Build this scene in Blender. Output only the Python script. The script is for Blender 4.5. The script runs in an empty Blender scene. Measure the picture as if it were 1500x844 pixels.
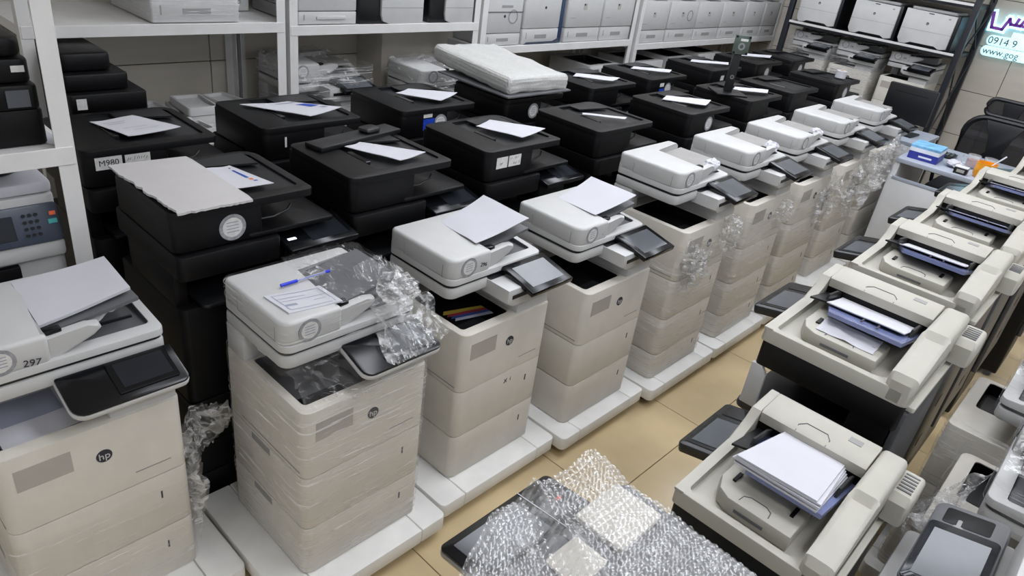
import bpy, bmesh, math, random
from mathutils import Vector, Matrix, noise
random.seed(7)
PI = math.pi
scene = bpy.context.scene
COL = scene.collection

# ------------------------------------------------------------------ camera
CH = 1.72                                   # eye height
YAW, PITCH, ROLL, FPX = 0.693940803, 0.492017098, 0.145505502, 1044.23
fw = Vector((math.cos(PITCH)*math.cos(YAW), math.cos(PITCH)*math.sin(YAW), -math.sin(PITCH)))
rt = fw.cross(Vector((0, 0, 1))).normalized()
up = rt.cross(fw)
RT = rt*math.cos(ROLL) + up*math.sin(ROLL)
UP = up*math.cos(ROLL) - rt*math.sin(ROLL)
cam_data = bpy.data.cameras.new('camera')
cam = bpy.data.objects.new('camera', cam_data)
COL.objects.link(cam)
cam.matrix_world = Matrix(((RT.x, UP.x, -fw.x, 0), (RT.y, UP.y, -fw.y, 0), (RT.z, UP.z, -fw.z, CH), (0, 0, 0, 1)))
cam_data.sensor_width = 36
cam_data.lens = FPX/1500*36
cam_data.clip_start = 0.02
scene.camera = cam

# ------------------------------------------------------------------ world, exposure
world = bpy.data.worlds.new('room_ambient')
scene.world = world
world.use_nodes = True
world.node_tree.nodes['Background'].inputs[0].default_value = (0.92, 0.95, 1.0, 1)
world.node_tree.nodes['Background'].inputs[1].default_value = 0.50
scene.view_settings.view_transform = 'Standard'
scene.view_settings.look = 'None'
scene.view_settings.gamma = 1
scene.view_settings.use_curve_mapping = False
scene.view_settings.exposure = 0.32
LAMP_STRENGTH = 7.6
# ceiling LED panels: (x, y, size x, size y)
LAMPS = [(1.5, 0.75, .6, 1.2), (3.0, 0.75, .6, 1.2), (4.6, 0.75, .6, 1.2), (2.5, 2.25, .6, 1.2), (3.9, 2.25, .6, 1.2),
         (5.4, 2.1, .6, 1.2), (1.6, -1.0, .6, 1.2), (3.4, -1.0, .6, 1.2), (0.1, -0.9, .6, 1.2)]

# ------------------------------------------------------------------ materials
def lin(h):
    h = h.lstrip('#')
    v = [int(h[i:i+2], 16)/255 for i in (0, 2, 4)]
    return tuple(c/12.92 if c <= .04045 else ((c+.055)/1.055)**2.4 for c in v)
MATS = {}
def mat(name, hexc, rough=.5, metal=0, var=.06, scale=14, bump=0, bscale=200, coat=0, spec=.5, stretch=None):
    m = bpy.data.materials.new(name); m.use_nodes = True
    nt = m.node_tree; b = nt.nodes['Principled BSDF']
    c = lin(hexc)
    tc = nt.nodes.new('ShaderNodeTexCoord')
    src = tc.outputs['Object']
    if stretch:
        mp = nt.nodes.new('ShaderNodeMapping'); mp.inputs['Scale'].default_value = stretch
        nt.links.new(src, mp.inputs['Vector']); src = mp.outputs['Vector']
    nz = nt.nodes.new('ShaderNodeTexNoise'); nz.inputs['Scale'].default_value = scale
    nz.inputs['Detail'].default_value = 4
    nt.links.new(src, nz.inputs['Vector'])
    rp = nt.nodes.new('ShaderNodeValToRGB')
    rp.color_ramp.elements[0].position = .3; rp.color_ramp.elements[1].position = .7
    rp.color_ramp.elements[0].color = tuple(x*(1-var) for x in c)+(1,)
    rp.color_ramp.elements[1].color = tuple(min(1, x*(1+var)) for x in c)+(1,)
    nt.links.new(nz.outputs['Fac'], rp.inputs['Fac'])
    nt.links.new(rp.outputs['Color'], b.inputs['Base Color'])
    b.inputs['Roughness'].default_value = rough
    b.inputs['Metallic'].default_value = metal
    b.inputs['Specular IOR Level'].default_value = spec
    b.inputs['Coat Weight'].default_value = coat
    if bump:
        n2 = nt.nodes.new('ShaderNodeTexNoise'); n2.inputs['Scale'].default_value = bscale
        nt.links.new(src, n2.inputs['Vector'])
        bp = nt.nodes.new('ShaderNodeBump'); bp.inputs['Strength'].default_value = bump
        bp.inputs['Distance'].default_value = .002
        nt.links.new(n2.outputs['Fac'], bp.inputs['Height'])
        nt.links.new(bp.outputs['Normal'], b.inputs['Normal'])
    MATS[name] = m
    return m
mat('shell_white', '#bebebd', .42, var=.03, bump=.15, bscale=900)
mat('shell_warm', '#cdc8be', .45, var=.04, bump=.15, bscale=900)
mat('shell_beige', '#bab7ab', .5, var=.05, bump=.2, bscale=700)
mat('lid_beige', '#aeaba0', .48, var=.04, bump=.2, bscale=700)
mat('shell_black', '#09090b', .40, var=.2, bump=.25, bscale=900, spec=.26)
mat('body_black', '#0a0a0c', .45, var=.15, spec=.25)
mat('gloss_black', '#0e0f12', .2, var=.1, spec=.35)
mat('satin_black', '#141518', .36, var=.15)
mat('tray_dark', '#606164', .5, var=.08, bump=.2, bscale=700)
mat('mid_grey', '#8e8d8b', .55, var=.05)
mat('label_grey', '#aaa49d', .6, var=.04)
mat('side_grey', '#46474a', .5, var=.1)
mat('light_grey', '#bdbdbd', .5, var=.05)
mat('screen_grey', '#54575c', .16, var=.15, scale=6, spec=.3)
mat('screen_dark', '#23262b', .12, var=.2, scale=6, spec=.3)
mat('silver', '#9a9ca0', .3, .8, var=.05)
mat('steel_dark', '#56625b', .4, .5, var=.1)
mat('rack_black', '#1c1e25', .45, var=.15)
mat('paper', '#c2c2c8', .8, var=.015, bump=.1, bscale=60)
mat('card', '#bab7b7', .85, var=.03, bump=.2, bscale=120)
mat('ink', '#2b2c36', .7)
mat('ink_faint', '#9094a4', .8)
mat('ink_blue', '#2b4fa8', .5)
mat('pen_blue', '#1f35c8', .25)
mat('sticker_ring', '#8f9094', .6, var=.25, scale=120)
mat('sticker_light', '#cfcecb', .6, var=.1, scale=90)
mat('sticker_blue', '#1d43b5', .4, var=.25, scale=60)
mat('shelf_paint', '#d5d4d2', .45, var=.04, bump=.1)
mat('dolly_top', '#e4e3df', .5, var=.07, scale=9, bump=.15)
mat('rubber', '#141414', .8)
mat('floor_tile', '#cdb891', .22, var=.12, scale=3.2, bump=.03, bscale=20)
mat('grout', '#6e6453', .9)
mat('wall_tile', '#c6c0b5', .32, var=.08, scale=2.2, stretch=(1, 1, 5))
mat('wall_joint', '#2e2a26', .9)
mat('plaster', '#c9c4ba', .8)
mat('tray_blue', '#747da6', .18, var=.2, scale=8, coat=.4)
mat('navy_panel', '#31405c', .35, var=.1)
mat('bluegrey_panel', '#3a4250', .3, var=.12)
mat('key_orange', '#e0653a', .5); mat('key_teal', '#3f9c9c', .5)
mat('desk_white', '#d4d5d6', .4, var=.03)
mat('desk_grey', '#a4abb8', .4, var=.05)
mat('box_blue', '#2d3593', .45, var=.12, scale=30)
mat('box_sky', '#79b4dd', .45, var=.3, scale=22)
mat('box_white', '#e2e6ee', .5)
mat('orange_plastic', '#f0a020', .3, var=.08, coat=.3)
mat('orange_dark', '#e0762a', .35)
mat('mesh_black', '#22242c', .8, var=.25, scale=200, bump=.5, bscale=600)
mat('cardboard', '#c08f4e', .8, var=.1)
mat('leaf_green', '#2f5a35', .5, var=.3)
mat('leaf_blue', '#3b7fa0', .5, var=.3)
mat('stem_brown', '#8a6a45', .7, var=.2)
mat('sign_blue', '#3c5d8f', .4)
mat('red_led', '#c02020', .4)
mat('yellow_strip', '#a8903a', .4); mat('red_strip', '#8a2f3a', .4); mat('blue_strip', '#33437f', .4)
mat('foam', '#b6b6b3', .55, var=.06, scale=60, bump=.8, bscale=160)

def emis(name, hexc, s):
    m = bpy.data.materials.new(name); m.use_nodes = True
    b = m.node_tree.nodes['Principled BSDF']
    b.inputs['Base Color'].default_value = lin(hexc)+(1,)
    b.inputs['Emission Color'].default_value = lin(hexc)+(1,)
    b.inputs['Emission Strength'].default_value = s
    MATS[name] = m
emis('lamp', '#f2f6ff', LAMP_STRENGTH)
emis('sign_glow', '#bfeaf6', .85)
emis('sign_purple', '#7d3fa0', .25)
emis('led_white', '#dfe8ff', 1.5)
emis('screen_lit', '#b9c6d0', .35)

def film(name, opac, streak, scale=(18, 18, 90), rough=.12, gloss=.05, lo=.54, hi=.74):
    """clear plastic film with white stretch streaks"""
    m = bpy.data.materials.new(name); m.use_nodes = True
    nt = m.node_tree; N = nt.nodes; L = nt.links
    N.remove(N['Principled BSDF'])
    tc = N.new('ShaderNodeTexCoord'); mp = N.new('ShaderNodeMapping')
    mp.inputs['Scale'].default_value = scale; mp.inputs['Rotation'].default_value = (.35, .45, .2)
    L.new(tc.outputs['Object'], mp.inputs['Vector'])
    nz = N.new('ShaderNodeTexNoise'); nz.inputs['Scale'].default_value = 1; nz.inputs['Detail'].default_value = 5
    nz.inputs['Distortion'].default_value = .6
    L.new(mp.outputs['Vector'], nz.inputs['Vector'])
    rp = N.new('ShaderNodeValToRGB')
    rp.color_ramp.elements[0].position = lo; rp.color_ramp.elements[0].color = (opac,)*3+(1,)
    rp.color_ramp.elements[1].position = hi; rp.color_ramp.elements[1].color = (streak,)*3+(1,)
    L.new(nz.outputs['Fac'], rp.inputs['Fac'])
    bp = N.new('ShaderNodeBump'); bp.inputs['Strength'].default_value = .6; bp.inputs['Distance'].default_value = .004
    L.new(nz.outputs['Fac'], bp.inputs['Height'])
    tr = N.new('ShaderNodeBsdfTransparent'); tr.inputs[0].default_value = (.98, .98, .98, 1)
    df = N.new('ShaderNodeBsdfDiffuse'); df.inputs[0].default_value = (.93, .93, .93, 1)
    tl = N.new('ShaderNodeBsdfTranslucent'); tl.inputs[0].default_value = (.85, .85, .85, 1)
    m0 = N.new('ShaderNodeMixShader'); m0.inputs[0].default_value = .12
    L.new(df.outputs[0], m0.inputs[1]); L.new(tl.outputs[0], m0.inputs[2])
    gl = N.new('ShaderNodeBsdfGlossy'); gl.inputs['Roughness'].default_value = rough
    L.new(bp.outputs['Normal'], gl.inputs['Normal'])
    mx = N.new('ShaderNodeMixShader'); L.new(rp.outputs['Color'], mx.inputs[0])
    L.new(tr.outputs[0], mx.inputs[1]); L.new(m0.outputs[0], mx.inputs[2])
    mx2 = N.new('ShaderNodeMixShader'); mx2.inputs[0].default_value = gloss
    L.new(mx.outputs[0], mx2.inputs[1]); L.new(gl.outputs[0], mx2.inputs[2])
    L.new(mx2.outputs[0], N['Material Output'].inputs['Surface'])
    MATS[name] = m
film('film', .02, .50, (6, 6, 170), .15, .03, .60, .68)
film('film_cloudy', .06, .62, (6, 6, 150), .15, .035, .57, .66)
film('film_crumple', .05, .50, (22, 22, 70), .16, .08, .5, .66)
film('bubble_film', .08, .40, (60, 60, 60), .2, .18, .45, .7)
mat('tray_light', '#93918e', .5, var=.06)
film('tinted_tray', .55, .75, (6, 6, 6), .1)
def glass(name, hexc, alpha):
    m = bpy.data.materials.new(name); m.use_nodes = True
    nt = m.node_tree; N = nt.nodes; b = N['Principled BSDF']
    b.inputs['Base Color'].default_value = lin(hexc)+(1,); b.inputs['Roughness'].default_value = .05
    b.inputs['Alpha'].default_value = alpha
    MATS[name] = m
glass('net', '#1b1d25', .74); glass('clear_glass', '#dfe6ea', .28); glass('tea', '#b0481c', .92); glass('blue_clear', '#7f93d8', .55)

# ------------------------------------------------------------------ mesh builder
def rrect(x0, y0, x1, y1, r, seg=4):
    """rounded rectangle; r is one radius or four (x0y0, x1y0, x1y1, x0y1)"""
    if not isinstance(r, (list, tuple)): r = (r,)*4
    pts = []
    for (cx, cy, a0, rr) in ((x0+r[0], y0+r[0], PI, r[0]), (x1-r[1], y0+r[1], 1.5*PI, r[1]), (x1-r[2], y1-r[2], 0, r[2]), (x0+r[3], y1-r[3], .5*PI, r[3])):
        for k in range(seg+1):
            a = a0+k*.5*PI/seg
            pts.append((cx+rr*math.cos(a), cy+rr*math.sin(a)))
    return pts
class MB:
    def __init__(s): s.v = []; s.f = []
    def add(s, bm):
        bmesh.ops.recalc_face_normals(bm, faces=bm.faces[:])
        bm.verts.index_update(); o = len(s.v)
        s.v += [v.co.copy() for v in bm.verts]
        s.f += [[o+v.index for v in f.verts] for f in bm.faces]
        bm.free(); return s
    def box(s, x0, y0, z0, x1, y1, z1, bev=0, seg=2):
        bm = bmesh.new()
        vs = [bm.verts.new(p) for p in ((x0, y0, z0), (x1, y0, z0), (x1, y1, z0), (x0, y1, z0), (x0, y0, z1), (x1, y0, z1), (x1, y1, z1), (x0, y1, z1))]
        for q in ((0, 3, 2, 1), (4, 5, 6, 7), (0, 1, 5, 4), (1, 2, 6, 5), (2, 3, 7, 6), (3, 0, 4, 7)):
            bm.faces.new([vs[i] for i in q])
        if bev: bmesh.ops.bevel(bm, geom=bm.edges[:], offset=bev, segments=seg, profile=.5, affect='EDGES', clamp_overlap=True)
        return s.add(bm)
    def prism(s, pts, axis, a, b, bev=0, seg=2):
        """extrude a 2D outline along an axis: z -> (x,y), y -> (x,z), x -> (y,z)"""
        def P(p, h):
            return {'z': (p[0], p[1], h), 'y': (p[0], h, p[1]), 'x': (h, p[0], p[1])}[axis]
        q = []
        for p in pts:
            if not q or math.hypot(p[0]-q[-1][0], p[1]-q[-1][1]) > 1e-5: q.append(p)
        if math.hypot(q[0][0]-q[-1][0], q[0][1]-q[-1][1]) < 1e-5: q.pop()
        bm = bmesh.new(); n = len(q)
        A = [bm.verts.new(P(p, a)) for p in q]; B = [bm.verts.new(P(p, b)) for p in q]
        fa = bm.faces.new(A); fb = bm.faces.new(B)
        for i in range(n): bm.faces.new((A[i], A[(i+1) % n], B[(i+1) % n], B[i]))
        if bev:
            es = [e for e in bm.edges if fa in e.link_faces or fb in e.link_faces]
            bmesh.ops.bevel(bm, geom=es, offset=bev, segments=seg, profile=.5, affect='EDGES', clamp_overlap=True)
        return s.add(bm)
    def rbox(s, x0, y0, z0, x1, y1, z1, r=.02, bev=.004, seg=4):
        return s.prism(rrect(x0, y0, x1, y1, r, seg), 'z', z0, z1, bev)
    def tub(s, outer, inner, z0, z1, zf):
        """solid with a recess in its top; both outlines have the same number of points; z1 may be a function of (x, y)"""
        Z = z1 if callable(z1) else (lambda x, y: z1)
        F = zf if callable(zf) else (lambda x, y: zf)
        bm = bmesh.new(); n = len(outer)
        L = [[bm.verts.new((p[0], p[1], z0)) for p in outer], [bm.verts.new((p[0], p[1], Z(*p))) for p in outer],
             [bm.verts.new((p[0], p[1], Z(*p))) for p in inner], [bm.verts.new((p[0], p[1], F(*p))) for p in inner]]
        for a, b in zip(L[:-1], L[1:]):
            for i in range(n): bm.faces.new((a[i], a[(i+1) % n], b[(i+1) % n], b[i]))
        bm.faces.new(L[0]); bm.faces.new(L[3])
        o = [e for e in bm.edges if all(v in L[1] for v in e.verts)]
        bmesh.ops.bevel(bm, geom=o, offset=.003, segments=2, profile=.5, affect='EDGES', clamp_overlap=True)
        return s.add(bm)
    def well(s, inner, z1, zf, d=.0015):
        """liner of a recess: walls and floor only"""
        cx = sum(p[0] for p in inner)/len(inner); cy = sum(p[1] for p in inner)/len(inner)
        q = [(p[0]+math.copysign(d, cx-p[0]), p[1]+math.copysign(d, cy-p[1])) for p in inner]
        Z = z1 if callable(z1) else (lambda x, y: z1)
        F = zf if callable(zf) else (lambda x, y: zf)
        o = len(s.v); n = len(q)
        s.v += [Vector((p[0], p[1], Z(*p)-d)) for p in q]+[Vector((p[0], p[1], F(*p)+d)) for p in q]
        s.f += [[o+i, o+n+i, o+n+(i+1) % n, o+(i+1) % n] for i in range(n)]+[[o+n+i for i in range(n)]]
        return s
    def cyl(s, c, r, h, axis='z', n=24, r2=None, bev=0):
        r2 = r if r2 is None else r2
        bm = bmesh.new()
        A = []; B = []
        for k in range(n):
            a = 2*PI*k/n; x, y = math.cos(a), math.sin(a)
            for lst, rr, hh in ((A, r, 0), (B, r2, h)):
                p = {'z': (c[0]+rr*x, c[1]+rr*y, c[2]+hh), 'y': (c[0]+rr*x, c[1]+hh, c[2]+rr*y), 'x': (c[0]+hh, c[1]+rr*x, c[2]+rr*y)}[axis]
                lst.append(bm.verts.new(p))
        bm.faces.new(A); fb = bm.faces.new(B)
        for k in range(n): bm.faces.new((A[k], A[(k+1) % n], B[(k+1) % n], B[k]))
        if bev: bmesh.ops.bevel(bm, geom=list(fb.edges), offset=bev, segments=2, profile=.5, affect='EDGES')
        return s.add(bm)
    def ring(s, c, r0, r1, h, axis='z', n=28):
        bm = bmesh.new(); L = []
        for rr, hh in ((r0, 0), (r1, 0), (r1, h), (r0, h)):
            row = []
            for k in range(n):
                a = 2*PI*k/n; x, y = rr*math.cos(a), rr*math.sin(a)
                row.append(bm.verts.new({'z': (c[0]+x, c[1]+y, c[2]+hh), 'y': (c[0]+x, c[1]+hh, c[2]+y), 'x': (c[0]+hh, c[1]+x, c[2]+y)}[axis]))
            L.append(row)
        for i in range(4):
            a, b = L[i], L[(i+1) % 4]
            for k in range(n): bm.faces.new((a[k], a[(k+1) % n], b[(k+1) % n], b[k]))
        return s.add(bm)
    def tube(s, pts, r, n=6):
        pts = [Vector(p) for p in pts]; bm = bmesh.new(); rows = []
        for i, p in enumerate(pts):
            d = (pts[min(i+1, len(pts)-1)]-pts[max(i-1, 0)]).normalized()
            u = d.cross(Vector((0, 0, 1)))
            if u.length < 1e-3: u = d.cross(Vector((1, 0, 0)))
            u.normalize(); w = d.cross(u)
            rr = r[i] if isinstance(r, (list, tuple)) else r
            rows.append([bm.verts.new(p+rr*(u*math.cos(2*PI*k/n)+w*math.sin(2*PI*k/n))) for k in range(n)])
        for a, b in zip(rows[:-1], rows[1:]):
            for k in range(n): bm.faces.new((a[k], a[(k+1) % n], b[(k+1) % n], b[k]))
        bm.faces.new(rows[0]); bm.faces.new(rows[-1])
        return s.add(bm)
    def grid(s, fn, nu, nv, closed=False):
        o = len(s.v)
        for i in range(nu+1):
            for j in range(nv+1): s.v.append(Vector(fn(i/nu, j/nv)))
        for i in range(nu):
            for j in range(nv): s.f.append([o+i*(nv+1)+j, o+(i+1)*(nv+1)+j, o+(i+1)*(nv+1)+j+1, o+i*(nv+1)+j+1])
        return s
    def sheet(s, fn, nu, nv, th):
        """a grid with thickness th downwards"""
        bm = bmesh.new()
        T = [[bm.verts.new(fn(i/nu, j/nv)) for j in range(nv+1)] for i in range(nu+1)]
        B = [[bm.verts.new(T[i][j].co-Vector((0, 0, th))) for j in range(nv+1)] for i in range(nu+1)]
        for i in range(nu):
            for j in range(nv):
                bm.faces.new((T[i][j], T[i+1][j], T[i+1][j+1], T[i][j+1])); bm.faces.new((B[i][j], B[i][j+1], B[i+1][j+1], B[i+1][j]))
        rim = [(i, 0) for i in range(nu)]+[(nu, j) for j in range(nv)]+[(i, nv) for i in range(nu, 0, -1)]+[(0, j) for j in range(nv, 0, -1)]
        for k in range(len(rim)):
            (a, b), (c, d) = rim[k], rim[(k+1) % len(rim)]
            bm.faces.new((T[a][b], B[a][b], B[c][d], T[c][d]))
        return s.add(bm)
    def slab(s, bl, br, fr, fl, th):
        """flat plate through four corners, thickness downwards"""
        c = [Vector(p) for p in (bl, br, fr, fl)]
        return s.sheet(lambda u, v: (c[0]*(1-u)+c[1]*u)*(1-v)+(c[3]*(1-u)+c[2]*u)*v, 1, 1, th)
    def xf(s, M):
        s.v = [M @ Vector(v) for v in s.v]; return s
    def build(s, name, m, parent=None, smooth=True):
        me = bpy.data.meshes.new(name)
        me.from_pydata([tuple(v) for v in s.v], [], s.f)
        me.materials.append(MATS[m]); me.update()
        if smooth:
            for p in me.polygons: p.use_smooth = True
            me.set_sharp_from_angle(angle=math.radians(32))
        o = bpy.data.objects.new(name, me); COL.objects.link(o)
        if parent: o.parent = parent
        return o
def empty(name, loc=(0, 0, 0), rz=0):
    o = bpy.data.objects.new(name, None); COL.objects.link(o)
    o.empty_display_size = .05
    o.location = loc; o.rotation_euler = (0, 0, rz); return o
def tag(o, label=None, cat=None, group=None, kind=None):
    if label: o['label'] = label
    if cat: o['category'] = cat
    if group: o['group'] = group
    if kind: o['kind'] = kind
    return o
def copy_tree(o, parent=None):
    c = o.copy(); COL.objects.link(c); c.parent = parent
    for ch in list(o.children): copy_tree(ch, c)
    return c
def text_mesh(name, txt, size, m, parent, loc, rot, depth=.0004, align='CENTER'):
    cu = bpy.data.curves.new(name, 'FONT'); cu.body = txt; cu.size = size; cu.extrude = depth; cu.resolution_u = 3
    cu.align_x = align; cu.align_y = 'CENTER'
    t = bpy.data.objects.new(name, cu); COL.objects.link(t)
    me = bpy.data.meshes.new_from_object(t.evaluated_get(bpy.context.evaluated_depsgraph_get()))
    bpy.data.objects.remove(t); bpy.data.curves.remove(cu)
    me.materials.clear(); me.materials.append(MATS[m])
    o = bpy.data.objects.new(name, me); COL.objects.link(o); o.parent = parent
    o.location = loc; o.rotation_euler = rot
    return o
FRONT = (PI/2, 0, 0)            # text that faces -Y
def nz3(x, y, z=0): return noise.noise(Vector((x, y, z)))

# ------------------------------------------------------------------ the room
X0R, X1R, Y0R, Y1R, ZC = -1.6, 6.42, -2.2, 3.25, 2.95
floor = tag(MB().box(X0R, Y0R, -.05, X1R+.1, Y1R+.1, -.004).build('floor', 'grout'), kind='structure')
PT = .6245; GX = 1.030; GY = .829
tile = None
i0, i1 = math.floor((X0R-GX)/PT), math.ceil((X1R-GX)/PT)
j0, j1 = math.floor((Y0R-GY)/PT), math.ceil((Y1R-GY)/PT)
for i in range(i0, i1):
    for j in range(j0, j1):
        if tile is None:
            tile = MB().box(.0015, .0015, -.008, PT-.0015, PT-.0015, 0, .001, 1).build('floor_tile', 'floor_tile', floor); t = tile
        else:
            t = tile.copy(); COL.objects.link(t)
        t.location = (GX+i*PT, GY+j*PT, 0)
wall_back = tag(MB().box(X0R, Y1R+.008, 0, X1R+.1, Y1R+.1, ZC).build('wall_back', 'wall_joint'), kind='structure')
wall_right = tag(MB().box(X1R+.008, Y0R, 0, X1R+.1, Y1R, ZC).build('wall_right', 'wall_joint'), kind='structure')
TZ = .325; TW = .96
def wall_tiles(parent, along, a0, a1, ph, zmax=2.0):
    first = None
    k0, k1 = math.floor((a0-ph)/TW), math.ceil((a1-ph)/TW)
    for k in range(k0, k1):
        lo, hi = max(a0, ph+k*TW), min(a1, ph+(k+1)*TW)
        if hi-lo < .05: continue
        for r in range(9):
            z0 = -.065+r*TZ+.0; z1 = min(z0+TZ, ZC); z0 = max(z0, 0)
            m = MB()
            if along == 'x': m.box(lo+.002, Y1R, z0+.002, hi-.002, Y1R+.02, z1-.002, .0015, 1)
            else: m.box(X1R, lo+.002, z0+.002, X1R+.02, hi-.002, z1-.002, .0015, 1)
            m.build('wall_tile', 'wall_tile', parent)
wall_tiles(wall_back, 'x', X0R, X1R, 1.54)
wall_tiles(wall_right, 'y', Y0R, Y1R, 1.95)
pillar = tag(MB().box(2.34, 3.035, 0, 2.98, Y1R, ZC, .004).build('wall_pillar', 'wall_tile'), kind='structure')
ceiling = tag(MB().box(X0R, Y0R, ZC, X1R+.1, Y1R+.1, ZC+.05).build('ceiling', 'plaster'), kind='structure')
for n, (x, y, sx, sy) in enumerate(LAMPS):
    e = tag(empty('ceiling_light', (x, y, ZC)), 'rectangular white LED panel set in the ceiling', 'ceiling light', 'ceiling light panels')
    MB().tub(rrect(-sx/2-.02, -sy/2-.02, sx/2+.02, sy/2+.02, .004, 1), rrect(-sx/2, -sy/2, sx/2, sy/2, .003, 1), 0, .02, .012).xf(Matrix.Scale(-1, 4, (0, 0, 1))).build('frame', 'shelf_paint', e)
    MB().box(-sx/2+.002, -sy/2+.002, -.018, sx/2-.002, sy/2-.002, -.013).build('diffuser', 'lamp', e)

# ------------------------------------------------------------------ white steel shelving on the back wall
def shelving(xa, xb, z, label, posts=(True, True), ztop=1.85, upper=True, yf=2.78, dep=.46):
    e = tag(empty('steel_shelving', (xa, yf, 0)), label, 'shelving', 'white steel shelving units')
    w = xb-xa
    for px, on in ((0, posts[0]), (w, posts[1])):
        if not on: continue
        for py in (0, dep):
            s = -1 if px == 0 else 1
            MB().prism([(px, py), (px-s*.038, py), (px-s*.038, py+.004), (px-s*.004, py+.004), (px-s*.004, py+.038), (px, py+.038)] if py == 0 else
                       [(px, py), (px-s*.038, py), (px-s*.038, py-.004), (px-s*.004, py-.004), (px-s*.004, py-.038), (px, py-.038)], 'z', 0, ztop).build('post', 'shelf_paint', e)
    for zz in ((z, z+.52) if upper else (z,)):
        b = MB().box(.004, .004, zz-.008, w-.004, dep-.004, zz, .001, 1).build('shelf_board', 'shelf_paint', e)
        MB().box(.004, -.002, zz-.038, w-.004, .004, zz+.002, .001, 1).build('front_lip', 'shelf_paint', b)
        for sx in (.006, w-.012): MB().box(sx, .01, zz-.036, sx+.006, dep-.01, zz-.008).build('side_lip', 'shelf_paint', b)
    return e
shelving(.69, 1.645, 1.165, 'white steel shelving holding one printer in clear film above the paper trays')
shelving(1.665, 2.765, 1.150, 'white steel shelving holding black-sided white printers, next to the wall pillar')
shelving(2.785, 4.21, 1.022, 'white steel shelving holding four white printers behind the bubble-wrapped box')
shelving(4.25, 6.40, .99, 'white steel shelving holding a close row of six white printers, ending at the black rack')
# small low shelf under the first unit
# ------------------------------------------------------------------ near shelving at the left
def near_shelf():
    e = tag(empty('steel_shelving', (-.50, 1.82, 0)), 'white steel shelving with a stacked black printer above a keypad copier', 'shelving', 'white steel shelving units')
    w = 1.02; d = .5
    for px, s in ((0, -1), (w, 1)):
        for py, q in ((0, 1), (d, -1)):
            MB().prism([(px, py), (px-s*.04, py), (px-s*.04, py+q*.004), (px-s*.004, py+q*.004), (px-s*.004, py+q*.04), (px, py+q*.04)], 'z', 0, 1.85).build('post', 'shelf_paint', e)
    for zz in (.5, 1.085, 1.62):
        b = MB().box(.004, .004, zz-.008, w-.004, d-.004, zz, .001, 1).build('shelf_board', 'shelf_paint', e)
        MB().box(.004, -.003, zz-.04, w-.004, .004, zz+.003, .001, 1).build('front_lip', 'shelf_paint', b)
near_shelf()

# ------------------------------------------------------------------ stickers and logos
def round_sticker(parent, x, y, z, r=.034, axis='y', name='round_sticker'):
    """warranty seal on a face that looks to -Y"""
    o = MB().ring((x, y, z), r*.74, r, -.0008, axis).build(name, 'sticker_ring', parent)
    MB().cyl((x, y, z), r*.76, -.0006, axis, 28).build('seal_centre', 'sticker_light', o)
    m = MB()
    for k in range(4): m.box(x-r*.45, y-.0011, z-r*.36+k*r*.24, x+r*.45, y-.0007, z-r*.30+k*r*.24)
    m.build('print_lines', 'ink_faint', o)
    return o
def hp_logo(parent, x, y, z, r=.017):
    o = MB().cyl((x, y, z), r, -.0012, 'y', 24).build('brand_logo', 'ink', parent)
    t = text_mesh('logo_letters', 'hp', r*1.5, 'light_grey', o, (x, y-.0016, z-.0005), FRONT)
    return o
def paper_label(parent, x0, x1, y, z0, z1, txt=None, m='sticker_light', size=.018):
    o = MB().box(x0, y-.0008, z0, x1, y, z1).build('paper_label', m, parent)
    if txt:
        for k, t in enumerate(txt.split('\n')):
            n = txt.count('\n')+1
            text_mesh('handwriting', t, size, 'ink', o, ((x0+x1)/2, y-.0012, z1-(k+.5)*(z1-z0)/n), FRONT)
    return o

# ------------------------------------------------------------------ stretch film
def wrap_shell(parent, x0, y0, x1, y1, z0, z1, r=.02, off=.006, amp=.004, m='film', seed=0, rows=26, top=False, ragged=.012):
    pts = rrect(x0-off, y0-off, x1+off, y1+off, r+off, 4)
    # resample
    P = [Vector((p[0], p[1], 0)) for p in pts]; P.append(P[0].copy())
    Ls = [0]
    for a, b in zip(P[:-1], P[1:]): Ls.append(Ls[-1]+(b-a).length)
    def at(t):
        d = t*Ls[-1]
        for k in range(len(P)-1):
            if d <= Ls[k+1] or k == len(P)-2:
                q = 0 if Ls[k+1] == Ls[k] else (d-Ls[k])/(Ls[k+1]-Ls[k]); return P[k].lerp(P[k+1], q)
    cx, cy = (x0+x1)/2, (y0+y1)/2
    def fn(u, v):
        p = at(u % 1.0); d = Vector((p.x-cx, p.y-cy, 0)).normalized()
        z = z0+(z1-z0)*v
        if v == 0: z += ragged*nz3(u*14, seed, 1)
        if v == 1: z += ragged*nz3(u*14, seed, 5)
        a = nz3(p.x*9+z*16+seed, p.y*9-z*9, z*30)
        return p+d*(amp*(a+.4))+Vector((0, 0, z))
    mb = MB().grid(fn, 110, rows)
    return mb.build('stretch_wrap', m, parent)
def crumple(parent, c, s, seed, m='film_crumple', sub=4, name='film_bunch'):
    bm = bmesh.new(); bmesh.ops.create_icosphere(bm, subdivisions=sub, radius=1)
    for v in bm.verts:
        p = v.co.copy()
        k = 1+.45*abs(nz3(p.x*2.2+seed, p.y*2.2, p.z*2.2))-.28*abs(nz3(p.x*5+seed*3, p.y*5, p.z*5))+.16*nz3(p.x*11, p.y*11+seed, p.z*11)
        v.co = Vector((c[0]+p.x*k*s[0], c[1]+p.y*k*s[1], c[2]+p.z*k*s[2]))
    mb = MB(); mb.add(bm)
    o = mb.build(name, m, parent, smooth=False)
    return o
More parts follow.
